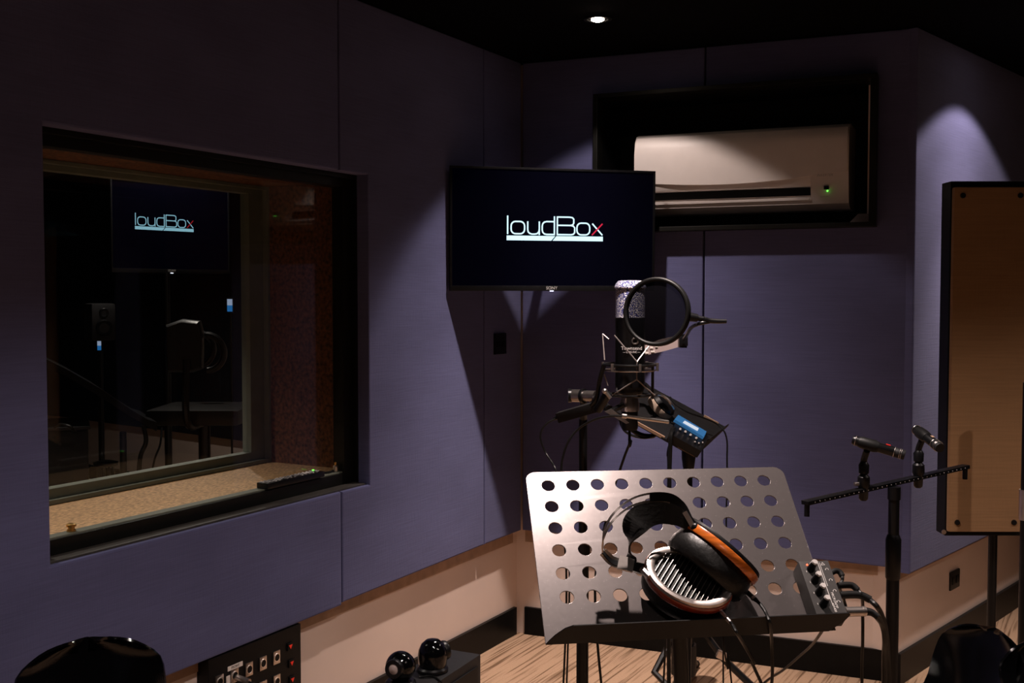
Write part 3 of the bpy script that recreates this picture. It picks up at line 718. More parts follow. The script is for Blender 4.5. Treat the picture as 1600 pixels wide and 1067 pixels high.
# desk plate with sixty round holes: a filled 2D curve, turned into a mesh
cu = bpy.data.curves.new('plate', 'CURVE'); cu.dimensions = '2D'; cu.fill_mode = 'BOTH'; cu.extrude = .0008; cu.bevel_depth = .0004
def add_poly(pts):
    s = cu.splines.new('POLY'); s.points.add(len(pts) - 1)
    for k, p in enumerate(pts): s.points[k].co = (p[0], p[1], 0, 1)
    s.use_cyclic_u = True
xl0, xl1, xr0, xr1, yt, yb = -.038, -.0465, .4465, .4400, .030, -.306
def arc(cx, cy, r, a0, a1, n=8): return [(cx + r * math.cos(R(a0 + (a1 - a0) * k / n)), cy + r * math.sin(R(a0 + (a1 - a0) * k / n))) for k in range(n + 1)]
add_poly(arc(xr0 - .018, yt - .018, .018, 0, 90) + arc(xl0 + .018, yt - .018, .018, 90, 180) + [(xl1, yb), (xr1, yb)])
for j in range(6):
    for i in range(10): add_poly([(i * .0448 + .0122 * math.cos(2 * PI * k / 28), -j * .045 + .0122 * math.sin(2 * PI * k / 28)) for k in range(28)])
to = bpy.data.objects.new('t', cu); COL.objects.link(to); me = to.to_mesh(); bm = bmesh.new(); bm.from_mesh(me); to.to_mesh_clear(); bpy.data.objects.remove(to)
bmesh.ops.transform(bm, matrix=DM, verts=bm.verts)
obj('desk', bm, 'deskmetal', ms, smooth=30)
mb = MB()
shelf = [(xl1, 0.0), (xl1 + .004, .012), (xl1 + .012, .030), (xl1 + .024, .048), (xl1 + .036, .056), (xr1 + .004, .056), (xr1 + .008, .050), (xr1 + .004, .030), (xr1 - .012, 0)]
mb.prism([(a, b) for a, b in shelf], yb - .0016, yb, DM, axes=(0, 2, 1))
obj('shelf', mb, 'black', ms, smooth=0)  # unlit underside faces the camera; its shade is put into the black colour
hub = DM @ V(.20, -.20, -.03)
obj('hinge', MB().cyl(DM @ V(.15, -.20, -.022), DM @ V(.25, -.20, -.022), .020).rng(.17, .23, -.25, -.15, -.02, -.001, DM, .002), 'steel', ms)
mp = V(dc.x + .03, dc.y + .06, 0)
obj('column', MB().cyl(V(mp.x, mp.y, .1), V(mp.x, mp.y, .62), .024), 'plastic', ms)
obj('tube', MB().cyl(V(mp.x, mp.y, .62), V(hub.x, hub.y, hub.z), .013), 'steel', ms)
obj('clamp', MB().cyl(V(mp.x, mp.y, .70), V(mp.x, mp.y, .78), .026).cyl(V(mp.x, mp.y, .74), V(mp.x + .06, mp.y - .01, .74), .009).sphere((mp.x + .065, mp.y - .01, .74), .016), 'plastic', ms)
for k in range(3):
    a = R(80 + 120 * k); e = V(mp.x + .30 * math.cos(a), mp.y + .30 * math.sin(a), .012)
    l_ = obj('leg', MB().tube([V(mp.x, mp.y, .30), e], .010, smooth=False), 'steel', ms)
    obj('rubber_foot', MB().sphere((e.x, e.y, .014), .014, seg=12), 'rubber', l_)

# ---- folded tripod standing on the floor near the back wall, seen under the desk
tb = at(1068, 1067, 4.28)
tf = thing('tripod_stand', 'low black tripod stand with a silver clip, seen beneath the music stand', 'stand', V(tb.x, 4.28, 0))
obj('column', MB().cyl(V(tb.x, 4.28, .10), V(tb.x, 4.28, .52), .040), 'plastic', tf)
obj('sleeve', MB().cyl(V(tb.x, 4.28, .04), V(tb.x, 4.28, .16), .050), 'matteplastic', tf)
for (kx_, kz) in ((-.07, .27), (.06, .30)): obj('clamp_knob', MB().cyl(V(tb.x, 4.25, kz), V(tb.x + kx_, 4.235, kz), .014).sphere((tb.x + kx_, 4.235, kz), .026, seg=14), 'plastic', tf)
for pts in ([V(tb.x - .04, 4.27, .20), V(tb.x - .13, 4.18, .08), V(tb.x - .05, 4.10, .016)], [V(tb.x + .04, 4.27, .26), V(tb.x + .15, 4.2, .12), V(tb.x + .27, 4.13, .016)], [V(tb.x, 4.30, .15), V(tb.x + .05, 4.40, .06), V(tb.x + .08, 4.46, .016)]):
    l_ = obj('leg', MB().tube(pts, .014, smooth=False), 'steel', tf); e = pts[-1]
    obj('rubber_foot', MB().sphere((e.x, e.y, .017), .0165, seg=12), 'rubber', l_)
obj('clip', MB().box((0, 0, 0), (.045, .02, .03), Matrix.Translation(V(tb.x + .135, 4.185, .145)) @ Matrix.Rotation(R(25), 4, 'Y'), .003), 'satin', tf)['label'] = 'silver clip'

# ---- open-back headphones lying on the desk
hp = thing('headphones', 'large open-back headphones with orange wood cups on the perforated music stand', 'headphones', dk(1075, 905, .0))
def cup(c, zax, xax, a, b, woodm, name, slats=True, padd=.034):
    "oval ear cup; zax points out of the grille, xax along the long axis"
    Mx = axis_frame(c, zax, xax)
    def oval(prof, seg=48): return MB().lathe(prof, Mx, seg, sx=a, sy=b)
    cp = obj('ear_cup', oval([(1.0, .000), (1.02, .002), (1.02, .012), (1.0, .014)]), woodm, hp); cp['label'] = 'ear cup with ' + name + ' wood band'
    obj('outer_ring', MB().lathe([(.99, .0135), (1.0, .0165), (.97, .0205), (.88, .0215), (.80, .0195), (.78, .0155), (.78, .0135), (.99, .0135)], Mx, 48, sx=a, sy=b, cap=False), 'satin' if slats else 'black', cp)
    obj('grille_cloth', MB().lathe([(.79, .0145), (.0, .0150)], Mx, 40, sx=a, sy=b, cap=False), 'rubber', cp)
    if slats:
        for k in range(14):
            x = -.74 + 1.48 * (k + .5) / 14; h = math.sqrt(max(0, 1 - (x / .80) ** 2)) * .79
            m2 = MB(); m2.box((0, 0, 0), (.0010, 2 * h * b, .0028), Mx @ local(x * a, 0, .0175) @ Matrix.Rotation(R(0), 4, 'Z'))
            obj('grille_slat', m2, 'chrome', cp, smooth=0)
    obj('ear_pad', oval([(.60, -.030 * padd / .034), (.75, -padd), (.92, -padd * .98), (1.0, -padd * .8), (1.01, -padd * .45), (.97, -.004), (.90, .001)]), 'leather', cp)
    return Mx
# lower left cup, lying on its pad
nn = DNn
c2 = dk(1073, 911, .046)
x2 = (dk(1138, 950, .046) - dk(1010, 878, .046)).normalized()
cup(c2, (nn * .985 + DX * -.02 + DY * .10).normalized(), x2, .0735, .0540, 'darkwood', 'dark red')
# upper right cup, standing on its rim
c1 = dk(1119, 868, .062)
x1 = (DX * .66 - DY * .80 + nn * -.10).normalized()
z1_ = (DX * .66 + DY * .55 + nn * .42).normalized()
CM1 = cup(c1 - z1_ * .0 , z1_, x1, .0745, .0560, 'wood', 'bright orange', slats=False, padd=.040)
arch = [dk(1007, 890, .050), dk(985, 884, .050), dk(958, 877, .052), dk(942, 862, .062), dk(943, 836, .085), dk(958, 808, .105), dk(985, 786, .118), dk(1015, 777, .122), dk(1045, 778, .118), dk(1064, 790, .110), dk(1075, 810, .104), dk(1084, 824, .100)]
wd = (DY * .95 + nn * .25).normalized()
wdf = lambda s: (DY * (.95 - .2 * s) + nn * (.12 + .75 * s) + DX * .45 * s).normalized()
obj('headband_frame', MB().ribbon(arch[:4], wdf, lambda s: .020 - .006 * s, .0022), 'satin', hp)
obj('frame_inlay', MB().ribbon([p + nn * .0016 for p in arch[:4]], wdf(0), lambda s: .0165 - .006 * s, .0024), 'plastic', hp)['label'] = 'black inlay of the headband frame'
wf = lambda s: wdf(.3 + .7 * s)
for sg in (-1, 1):
    pts = [p + wf(k / 8) * (sg * .0065) for k, p in enumerate(arch[3:])]
    obj('headband_frame', MB().ribbon(pts, wf, .0034, .0022), 'satin', hp)
obj('frame_inlay', MB().ribbon([p + nn * .001 for p in arch[7:]], lambda s: wdf(.6 + .4 * s), .014, .003), 'plastic', hp)
strap = [dk(984, 885, .050), dk(984, 866, .056), dk(984, 840, .076), dk(994, 817, .092), dk(1012, 803, .100), dk(1035, 800, .102), dk(1060, 808, .100), dk(1077, 822, .098)]
obj('headband_strap', MB().ribbon(strap, wdf, lambda s: .012 + .032 * math.sin(PI * min(1, max(0, s))) ** .7, .003), 'leather', hp)
obj('slider', MB().ribbon([dk(966, 878, .0535), dk(978, 881, .0535), dk(990, 884, .0535)], wdf(0), .024, .004), 'satin', hp)
obj('slider', MB().ribbon([dk(1070, 800, .110), dk(1077, 812, .107), dk(1083, 823, .104)], wdf(1), .007, .006), 'satin', hp)
obj('yoke', MB().tube([dk(1003, 889, .052), dk(1010, 896, .056), dk(1016, 902, .060)], .006), 'satin', hp)
e0 = CM1 @ V(-.050, .048, .008); 
obj('yoke', MB().tube([dk(1084, 822, .102), dk(1092, 830, .104), dk(1100, 842, .104), dk(1109, 856, .100)], .0045).sphere(dk(1110, 857, .098), .008, seg=14).sphere(dk(1086, 824, .102), .008, seg=14), 'plastic', hp)
# cables of the headphones
pe = [CM1 @ V(.0735, 0, .004)]
j1 = dk(1172, 930, .05)
pl_ = thing('jack_plug', 'slim black plug at the tip of the upper orange headphone cup', 'plug', j1)
obj('plug_body', MB().cyl(dk(1166, 924, .045), dk(1182, 938, .05), .0042, .0036).cyl(dk(1182, 938, .05), dk(1190, 946, .055), .003, .0022), 'plastic', pl_)
obj('plug_ring', MB().cyl(dk(1176, 933, .0485), dk(1179, 936, .0492), .0046), 'satin', pl_)
wire('headphone_cable', [dk(1188, 944, .054), dk(1196, 956, .058), dk(1203, 975, .062), at(1206, 1005, 1.78), at(1207, 1040, 1.80), at(1205, 1075, 1.83), at(1195, 1150, 1.9), V(.75, 2.1, .3), V(.66, 2.2, .01)], .0028, 'thin black cable falling from the orange headphone cup')
pl_ = thing('jack_plug', 'slim silver plug at the lower tip of the red-brown headphone cup', 'plug', dk(1130, 958, .05))
obj('plug_body', MB().cyl(dk(1127, 957, .05), dk(1141, 972, .056), .0040, .0034), 'satin', pl_)
obj('strain_relief', MB().cyl(dk(1141, 972, .056), dk(1146, 978, .057), .003, .002), 'plastic', pl_)
wire('headphone_cable', [dk(1145, 977, .057), dk(1152, 990, .062), at(1163, 1008, 1.74), at(1178, 1035, 1.76), at(1190, 1068, 1.78), V(.62, 1.9, .5), V(.60, 2.0, .01)], .0028, 'thin black cable falling from the silver plug of the lower headphone cup')
wire('thin_cable', [at(1130, 992, 1.95), at(1131, 1010, 1.95), at(1137, 1045, 1.96), at(1144, 1075, 1.97), V(.5, 2.0, .01)], .0016, 'hair-thin dark cable hanging under the middle of the music stand')

# ---- four-channel headphone amplifier on the shelf
am = thing('headphone_amplifier', 'small black headphone amplifier with four silver-tipped knobs on the music stand shelf', 'amplifier', DM @ V(.425, -.30, .004))
obj('casing', MB().rng(.3985, .4515, -.301, -.1955, .003, .036, DM, .0012), 'ampface', am)
kx = .418
for k in range(4):
    v0 = -.2075 - k * .0225
    kn = obj('knob', MB().cyl(DM @ V(kx - .003, v0 - .004, .036), DM @ V(kx, v0 - .001, .051), .0070, .0056), 'plastic', am)
    obj('knob_cap', MB().cyl(DM @ V(kx, v0 - .001, .051), DM @ V(kx + .0003, v0 - .0007, .0545), .0056, .0046), 'knobsilver', kn)
obj('power_light', MB().sphere((0, 0, 0), .0017, DM @ local(.4115, -.2030, .0365)), 'redled', am)
pr2 = MB()
pr2.box((.4315, -.240, .0363), (.0009, .082, .0004), DM); pr2.box((.4345, -.222, .0363), (.0006, .046, .0004), DM)
for k in range(4):
    v0 = -.2135 - k * .0205
    pts = [(.0024 * math.cos(a), .0024 * math.sin(a)) for a in [R(20 + q_ * 14) for q_ in range(11)]]
    Q = DM @ local(.4435, v0, .0366) @ Matrix.Rotation(-PI / 2, 4, 'X')
    pr2.stroke([(a, b) for a, b in pts], .0006, Q, t=.0002)
    pr2.box((.4435 - .0025, v0 + .0002, .0363), (.0012, .0018, .0004), DM); pr2.box((.4435 + .0025, v0 + .0002, .0363), (.0012, .0018, .0004), DM)
    pr2.box((.4065, v0 - .002, .0363), (.0008, .003, .0004), DM)
pr2.stroke([(-.003, -.002), (0, .003), (.003, -.002)], .0006, DM @ local(.4395, -.2025, .0366) @ Matrix.Rotation(-PI / 2, 4, 'X'), True, t=.0002)
obj('printed_marks', pr2, 'white', am, smooth=0)['kind'] = 'stuff'
tm = DM @ local(.4375, -.272, .0365) @ Matrix.Rotation(-PI / 2, 4, 'Z') @ Matrix.Rotation(-PI / 2, 4, 'X')
obj('model_lettering', text_bm('MICROAMP', .0058, tm, .0002), 'white', am, smooth=0)
tm = DM @ local(.4325, -.2855, .0365) @ Matrix.Rotation(-PI / 2, 4, 'Z') @ Matrix.Rotation(-PI / 2, 4, 'X')
obj('model_lettering', text_bm('HA400', .0058, tm, .0002), 'white', am, smooth=0)
def plug_cable(name, a, ang, pts, r, pr_, label, body='rubber'):
    t = thing(name, label, 'cable', pts[0])
    obj('plug_body', MB().tube(a, pr_, 12), body, t)
    obj('cord', MB().tube(pts, r, sub=8), 'cable', t); return t
def s_(v, n=.018): return dk(v[0], v[1], n)
plug_cable('audio_cable', [s_((1296, 897)), s_((1305, 892)), s_((1312, 894)), s_((1316, 900))], 0, [s_((1316, 898)), s_((1316, 906)), s_((1312, 918), .0), at(1318, 935, 2.0), at(1325, 960, 2.0)], .0028, .0050, 'black bent plug and cable, uppermost beside the small amplifier')
plug_cable('audio_cable', [s_((1309, 915)), s_((1322, 914)), s_((1332, 915)), s_((1340, 922))], 0, [s_((1340, 920)), s_((1347, 932)), at(1348, 960, 1.85), at(1348, 1000, 1.86), at(1347, 1080, 1.9), at(1352, 1300, 1.9), V(.86, 1.86, .01)], .0028, .0056, 'thin black cable with a bent plug, second from top beside the small amplifier')
plug_cable('audio_cable', [s_((1312, 930)), s_((1330, 929)), s_((1345, 930)), s_((1360, 937))], 0, [s_((1358, 936)), s_((1372, 950)), at(1381, 970, 1.9), at(1386, 1000, 1.95), at(1389, 1060, 2.0), at(1400, 1300, 2.03), V(.98, 1.98, .01)], .0045, .0064, 'thick black cable, third from top beside the small amplifier')
xc = thing('microphone_cable', 'thick black cable with a pale silver connector, lowest at the side of the small amplifier', 'cable', s_((1330, 955)))
obj('connector', MB().cyl(s_((1320, 956)), s_((1352, 955)), .0080).cyl(s_((1320, 956)), s_((1324, 956)), .0088).cyl(s_((1347, 955)), s_((1350, 955)), .0086), 'satin', xc)
obj('strain_relief', MB().tube([s_((1351, 955)), s_((1362, 957)), s_((1372, 964))], lambda s: .0070 - .002 * s, 12), 'rubber', xc)
obj('cord', MB().tube([s_((1368, 961)), at(1378, 975, 1.83), at(1383, 1000, 1.85), at(1382, 1060, 1.9), at(1388, 1300, 1.95), V(.92, 1.90, .012)], .0050, sub=8), 'cable', xc)
wire('thin_cable', [s_((1300, 958), .02), at(1285, 985, 1.86), at(1268, 1008, 2.0), at(1248, 1026, 2.1), at(1222, 1048, 2.2), at(1195, 1066, 2.3), at(1150, 1110, 2.4)], .0026, 'thin black cable hanging below the amplifier end of the music stand shelf')

# ================================================================ VOCAL MICROPHONE, SHOCK MOUNT, POP FILTER, STAND
YM = 2.33
def s2(px, y=YM): return size(px, y)
mc = at(984, 610, YM); MT = at(984, 438, YM).z
mic = thing('studio_microphone', 'large studio microphone with a sparkling silver grille, hanging behind the pop filter', 'microphone', mc)
MM = ROOTM[mic.name]
H1 = MT - mc.z; hg = at(984, 496, YM).z - mc.z
rb_ = s2(23.5)
obj('body', MB().lathe([(rb_ * .55, -.012), (rb_ * .85, -.006), (rb_ * .98, .004), (rb_, .012), (rb_, hg - .004), (rb_ * 1.03, hg)], MM, 36), 'plastic', mic)
obj('grille', MB().lathe([(rb_ * .98, hg + .0002), (rb_ * .98, H1 - .018), (rb_ * 1.06, H1 - .016), (rb_ * 1.06, H1 - .0135)], MM, 36), 'grille', mic)
obj('grille_top', MB().lathe([(rb_ * 1.04, H1 - .0135), (rb_ * .98, H1 - .008), (rb_ * .80, H1 - .001), (rb_ * .6, H1)], MM, 36), 'grille', mic)
obj('brand_lettering', text_bm('Townsend', .0105, MM @ local(0, -rb_ - .0008, at(984, 543, YM).z - mc.z)), 'white', mic, smooth=0)
obj('brand_lettering', text_bm('— LABS INC —', .0055, MM @ local(0, -rb_ - .0008, at(984, 549, YM).z - mc.z)), 'white', mic, smooth=0)
zlg = at(990, 532, YM).z
obj('badge', MB().torus(.0062, .0016, Matrix.Translation(V(mc.x + .007, mc.y - rb_ - .0003, zlg)) @ Matrix.Rotation(PI / 2, 4, 'X'), 24, 6), 'satin', mic)
obj('connector_collar', MB().lathe([(rb_ * .62, -.044), (rb_ * .66, -.030), (rb_ * .55, -.012)], MM, 24), 'satin', mic)
cn = MB().lathe([(rb_ * .5, -.085), (rb_ * .56, -.08), (rb_ * .56, -.045), (rb_ * .60, -.044)], MM, 24)
mcab = thing('microphone_cable', 'black connector and cable plugged into the bottom of the large studio microphone', 'cable', mc + V(0, 0, -.06))
obj('connector', cn, 'plastic', mcab)
obj('cord', MB().tube([mc + V(0, 0, -.084), mc + V(.0, .0, -.12), at(985, 690, YM + .05), at(970, 730, YM + .1), at(950, 800, YM + .15), at(930, 950, YM + .1), V(.25, 2.5, .3), V(.3, 2.6, .01)], .003, sub=8), 'cable', mcab)
# shock mount
smt = thing('shock_mount', 'black spider shock mount with silver rods around the large studio microphone', 'shock mount', at(984, 620, YM))
zr = at(984, 570, YM).z; RR = s2(40)
obj('ring', MB().torus(RR, .0028, local(mc.x, mc.y, zr + .001), 48, 8), 'steel', smt)
obj('ring', MB().torus(RR * .97, .0018, local(mc.x, mc.y, zr - .011), 48, 8), 'satin', smt)['label'] = 'thin silver lower ring'
for k in range(6):
    a = R(-15 + 60 * k); q = V(mc.x + (RR + .004) * math.cos(a), mc.y + (RR + .004) * math.sin(a), zr)
    obj('lug', MB().cyl(q - V(0, 0, .012), q + V(0, 0, .005), .0032), 'chrome', smt)
ztop = at(984, 522, YM).z; zlow = at(984, 616, YM).z; zmid = at(984, 563, YM).z
def elastic(pts): obj('elastic_rod', MB().tube(pts, .0015, 6, smooth=False), 'rod', smt)
def rp(px, z, dy=0.0):
    x = at(px, 560, YM).x; return V(x, YM + dy, z)
fz = -rb_ - .006
elastic([rp(957, ztop - .001, fz), rp(991, zmid, fz - .012)]); elastic([rp(991, zmid, fz - .012), rp(1011, at(0, 540, YM).z, fz + .01)])
elastic([rp(942, ztop, .01), rp(944, at(0, 562, YM).z, -.01)]); elastic([rp(942, ztop, .01), rp(951, at(0, 530, YM).z, .0)])
elastic([rp(991, at(0, 590, YM).z, fz - .010), rp(955, zlow, fz + .014)]); elastic([rp(991, at(0, 590, YM).z, fz - .010), rp(1021, zlow, fz + .014)])
elastic([rp(944, at(0, 584, YM).z, -.01), rp(949, at(0, 602, YM).z, -.01)])
elastic([rp(991, zmid, fz - .012), rp(991, at(0, 590, YM).z, fz - .010)])
obj('side_arm', MB().tube([rp(1018, zr, -.02), rp(1019, at(0, 600, YM).z, -.01), rp(1020, at(0, 622, YM).z, .0)], .0032, smooth=False), 'steel', smt)
obj('side_arm', MB().tube([rp(944, zr, .0), rp(938, at(0, 595, YM).z, .01), rp(934, at(0, 625, YM).z, .03), rp(925, at(0, 640, YM).z, .06)], .005), 'steel', smt)
obj('lower_ring', MB().torus(s2(32), .0028, local(mc.x, mc.y, zlow - .001), 40, 8), 'steel', smt)
obj('thumb_screw', MB().cyl(at(946, 612, YM - .03), at(954, 622, YM - .03), .004).sphere(at(945, 611, YM - .03), .006, seg=12), 'chrome', smt)
obj('swivel', MB().cyl(at(934, 640, YM + .03), at(950, 615, YM), .010).cyl(at(950, 645, YM - .02), at(975, 632, YM - .03), .006), 'steel', smt)
obj('blade', MB().prism([(0, 0), (.045, -.026), (.052, -.024), (.014, .006)], 0, .004, Matrix.Translation(at(945, 643, YM - .035))), 'satin', smt)
# pop filter
PY = 2.20
pc = at(1026, 487, PY); pr0 = (at(1026, 433, PY).z - at(1026, 541, PY).z) / 2
pf = thing('pop_filter', 'round black fabric pop filter in front of the large studio microphone', 'pop filter', pc)
PM = axis_frame(pc, V(-.44, -.9, .06), V(1, 0, 0))
obj('hoop', MB().torus(pr0 - .004, .0044, PM @ local(0, 0, .004), 56, 10).torus(pr0 - .004, .0044, PM @ local(0, 0, -.005), 56, 10), 'rubber', pf)
mm = MB(); rows = []
for k in range(9): rows.append([PM @ V((pr0 - .006) * (k / 8 + .001) * math.cos(2 * PI * j / 48), (pr0 - .006) * (k / 8 + .001) * math.sin(2 * PI * j / 48), .004 + .004 * (1 - (k / 8) ** 2)) for j in range(48)])
mm.grid(rows, True); obj('fabric', mm, 'popfabric', pf)
obj('clamp', MB().cyl(at(1072, 494, PY), at(1090, 497, PY), .010, .008).cyl(at(1084, 496, PY), at(1102, 499, PY), .0055), 'plastic', pf)
obj('gooseneck', MB().tube([at(1098, 498, PY), at(1108, 501, PY), at(1123, 502, PY), at(1135, 502, PY)], lambda s: .0058 - .0015 * s, 10), 'steel', pf)
obj('gooseneck', MB().tube([at(1108, 503, PY), at(1092, 506, PY), at(1080, 512, PY + .05), at(1073, 523, PY + .11), at(1068, 530, PY + .17)], .0038, 10), 'steel', pf)
obj('screw_clamp', MB().cyl(at(1068, 522, PY + .185), at(1067, 543, PY + .185), .0090).box(tuple(at(1067, 533, PY + .185)), (.02, .02, .021), None, .003), 'plastic', pf)
# pale flat boom bracket with lettering behind the pop filter
bk = thing('boom_bracket', 'flat pale grey metal bracket behind the lower edge of the pop filter', 'bracket', at(1010, 560, YM + .05))
yb_ = YM + .06
q = [at(1005, 556, yb_), at(1005, 541, yb_), at(1030, 531, yb_), at(1067, 522, yb_), at(1068, 540, yb_), at(1040, 548, yb_)]
mb = MB(); a_ = [mb.bm.verts.new(v) for v in q]; b2 = [mb.bm.verts.new(v + V(0, .004, 0)) for v in q]; mb.bm.faces.new(a_); mb.bm.faces.new(b2)
for i in range(6): mb.bm.faces.new((a_[i], a_[(i + 1) % 6], b2[(i + 1) % 6], b2[i]))
obj('plate', mb, 'tag', bk, smooth=0)
lb = MB()
for k, (xx, yy, ww) in enumerate(((1008, 545, 7), (1017, 543, 6), (1025, 541, 5), (1009, 551, 8), (1019, 549, 7))): lb.box(tuple(at(xx + 1, yy, yb_ - .001)), (size(ww, yb_) * .8, .001, .004))
obj('label_print', lb, 'label', bk, smooth=0)['kind'] = 'stuff'
# microphone stand
sxy = at(911, 700, 2.55)
st = thing('microphone_stand', 'black microphone stand carrying the large studio microphone, rising behind the music stand', 'stand', V(sxy.x, sxy.y, 0))
zt_ = at(911, 640, 2.55).z
obj('pole', MB().cyl(V(sxy.x, sxy.y, .05), V(sxy.x, sxy.y, .95), .0145).cyl(V(sxy.x, sxy.y, .95), V(sxy.x, sxy.y, zt_), .010), 'steel', st)
obj('clutch', MB().cyl(V(sxy.x, sxy.y, .92), V(sxy.x, sxy.y, .985), .018), 'plastic', st)
cl = [at(893, 618, 2.50), at(931, 619, 2.46)]
m2 = MB(); m2.cyl(cl[0], cl[0].lerp(cl[1], .45), .0145); m2.cyl(cl[0].lerp(cl[1], .52), cl[1], .0125); obj('boom_joint', m2, 'satin', st)
m2 = MB(); m2.cyl(cl[0].lerp(cl[1], .43), cl[0].lerp(cl[1], .54), .0165); m2.cyl(cl[0] - V(.008, 0, 0), cl[0], .016); obj('joint_ring', m2, 'plastic', st)
obj('boom', MB().cyl(at(928, 622, 2.47), at(952, 640, 2.36), .0095).sphere(at(930, 625, 2.47), .014), 'steel', st)
obj('neck', MB().cyl(V(sxy.x, sxy.y, zt_ - .02), (cl[0] + cl[1]) / 2, .010, .009), 'plastic', st)
def tripod(t, x, y, zh, rad, a0, r=.008, lift=.0):
    obj('leg_hub', MB().cyl(V(x, y, zh - .05), V(x, y, zh + .03), .022), 'plastic', t)
    for k in range(3):
        a = R(a0 + 120 * k); e = V(x + rad * math.cos(a), y + rad * math.sin(a), .013)
        l_ = obj('leg', MB().tube([V(x, y, zh), V(x + rad * .5 * math.cos(a), y + rad * .5 * math.sin(a), zh * .52 + .01), e], r, smooth=False), 'steel', t)
        obj('rubber_foot', MB().sphere((e.x, e.y, .014), .0135, seg=12), 'rubber', l_)
tripod(st, sxy.x, sxy.y, .22, .19, 50)
# grey inline preamp and cables
pb = thing('inline_preamp', 'small dark grey cable box hanging left of the shock mount', 'cable box', at(905, 643, 2.42))
a1, b1 = at(873, 652, 2.44), at(936, 634, 2.38)
Mx = axis_frame(a1, b1 - a1, V(0, -1, 0)); ln = (b1 - a1).length
obj('box', MB().rng(-.010, .010, -.0115, .0115, 0, ln, Mx, .002), 'matteplastic', pb)
obj('end_plug', MB().cyl(a1, a1 - (b1 - a1).normalized() * .014, .006, .003), 'plastic', pb)
wire('thin_cable', [at(868, 654, 2.44), at(855, 661, 2.44), at(846, 673, 2.44), at(845, 688, 2.44), at(853, 708, 2.44), at(862, 722, 2.42), at(869, 737, 2.40), at(880, 790, 2.4), at(890, 900, 2.4), V(.12, 2.5, .3), V(.15, 2.6, .01)], .0021, 'thin dark cable looping down from the grey cable box left of the shock mount')
wire('thin_cable', [at(975, 650, 2.25), at(955, 650, 2.26), at(930, 655, 2.28), at(905, 669, 2.3), at(889, 688, 2.3), at(880, 712, 2.3), at(877, 737, 2.3), at(878, 800, 2.3), at(885, 950, 2.35), V(.1, 2.45, .3), V(.1, 2.6, .01)], .0024, 'thin grey cable arching left from the silver tube in front of the tray')
sr = thing('jack_connector', 'long silver jack connector in front of the small tray', 'connector', at(1010, 655, 2.25))
obj('sleeve', MB().cyl(at(976, 650, 2.25), at(1044, 659, 2.30), .0036, .0040), 'chrome', sr)
obj('collar', MB().cyl(at(972, 649.5, 2.25), at(979, 650.5, 2.25), .0050), 'satin', sr)

# ================================================================ SMALL TRAY STAND BEHIND THE MICROPHONE
YT = 2.62
ty = thing('tray_stand', 'small tilted black tray on a pole behind the microphone, with tan edges', 'stand', V(at(1078, 700, YT).x, YT, 0))
A_, B_, C_, D_ = at(965, 640, 2.60), at(1008, 590, 2.86), at(1136, 664, 2.86), at(1087, 712, 2.58)
def quad_plate(pts, th):
    n = (pts[1] - pts[0]).cross(pts[3] - pts[0]).normalized()
    if n.z > 0: n = -n
    mb = MB(); a = [mb.bm.verts.new(v) for v in pts]; b = [mb.bm.verts.new(v + n * th) for v in pts]; mb.bm.faces.new(a); mb.bm.faces.new(b)
    k = len(pts)
    for i in range(k): mb.bm.faces.new((a[i], a[(i + 1) % k], b[(i + 1) % k], b[i]))
    return mb, n
TX = (D_ - A_).normalized(); TN_ = (C_ - D_).cross(A_ - D_).normalized()
if TN_.z < 0: TN_ = -TN_
TY = TN_.cross(TX); B2 = A_ + TY * (B_ - A_).dot(TY) + TX * (B_ - A_).dot(TX); 
def tp(px, py, n=0.0):
    o = A_ + TN_ * n; d = ray(px, py); s = (o - V(0, 0, HC)).dot(TN_) / d.dot(TN_); return V(0, 0, HC) + d * s
mb, n_ = quad_plate([tp(960, 641), tp(1002, 596), tp(1134, 667), tp(1087, 712)], .006); obj('tray', mb, 'matteplastic', ty, smooth=0)
def edge_bar(a, b, name, m, w=.007): obj(name, MB().ribbon([a, a.lerp(b, .5), b], TN_, w, .004), m, ty, smooth=0)
edge_bar(tp(985, 655, .0), tp(1038, 684, .0), 'tray_edge', 'tan'); edge_bar(tp(1060, 697, .002), tp(1086, 711, .002), 'tray_edge', 'tan')
edge_bar(tp(1100, 650, .002), tp(1122, 662, .002), 'tray_edge', 'tan')
lip = [tp(1087, 712, -.002), tp(1136, 666, -.002), tp(1138, 662, .012), tp(1091, 698, .018)]
mb, n_ = quad_plate(lip, .002); obj('tray_lip', mb, 'matteplastic', ty, smooth=0)
tq = at(1078, 712, YT)
obj('pole', MB().cyl(V(tq.x, YT + .02, .05), V(tq.x, YT + .02, tq.z), .010), 'steel', ty)
obj('clamp', MB().lathe([(.010, -.045), (.014, -.030), (.017, -.008), (.017, .008), (.010, .014)], local(tq.x, YT + .02, tq.z)), 'plastic', ty)
tripod(ty, tq.x, YT + .02, .20, .17, 40)
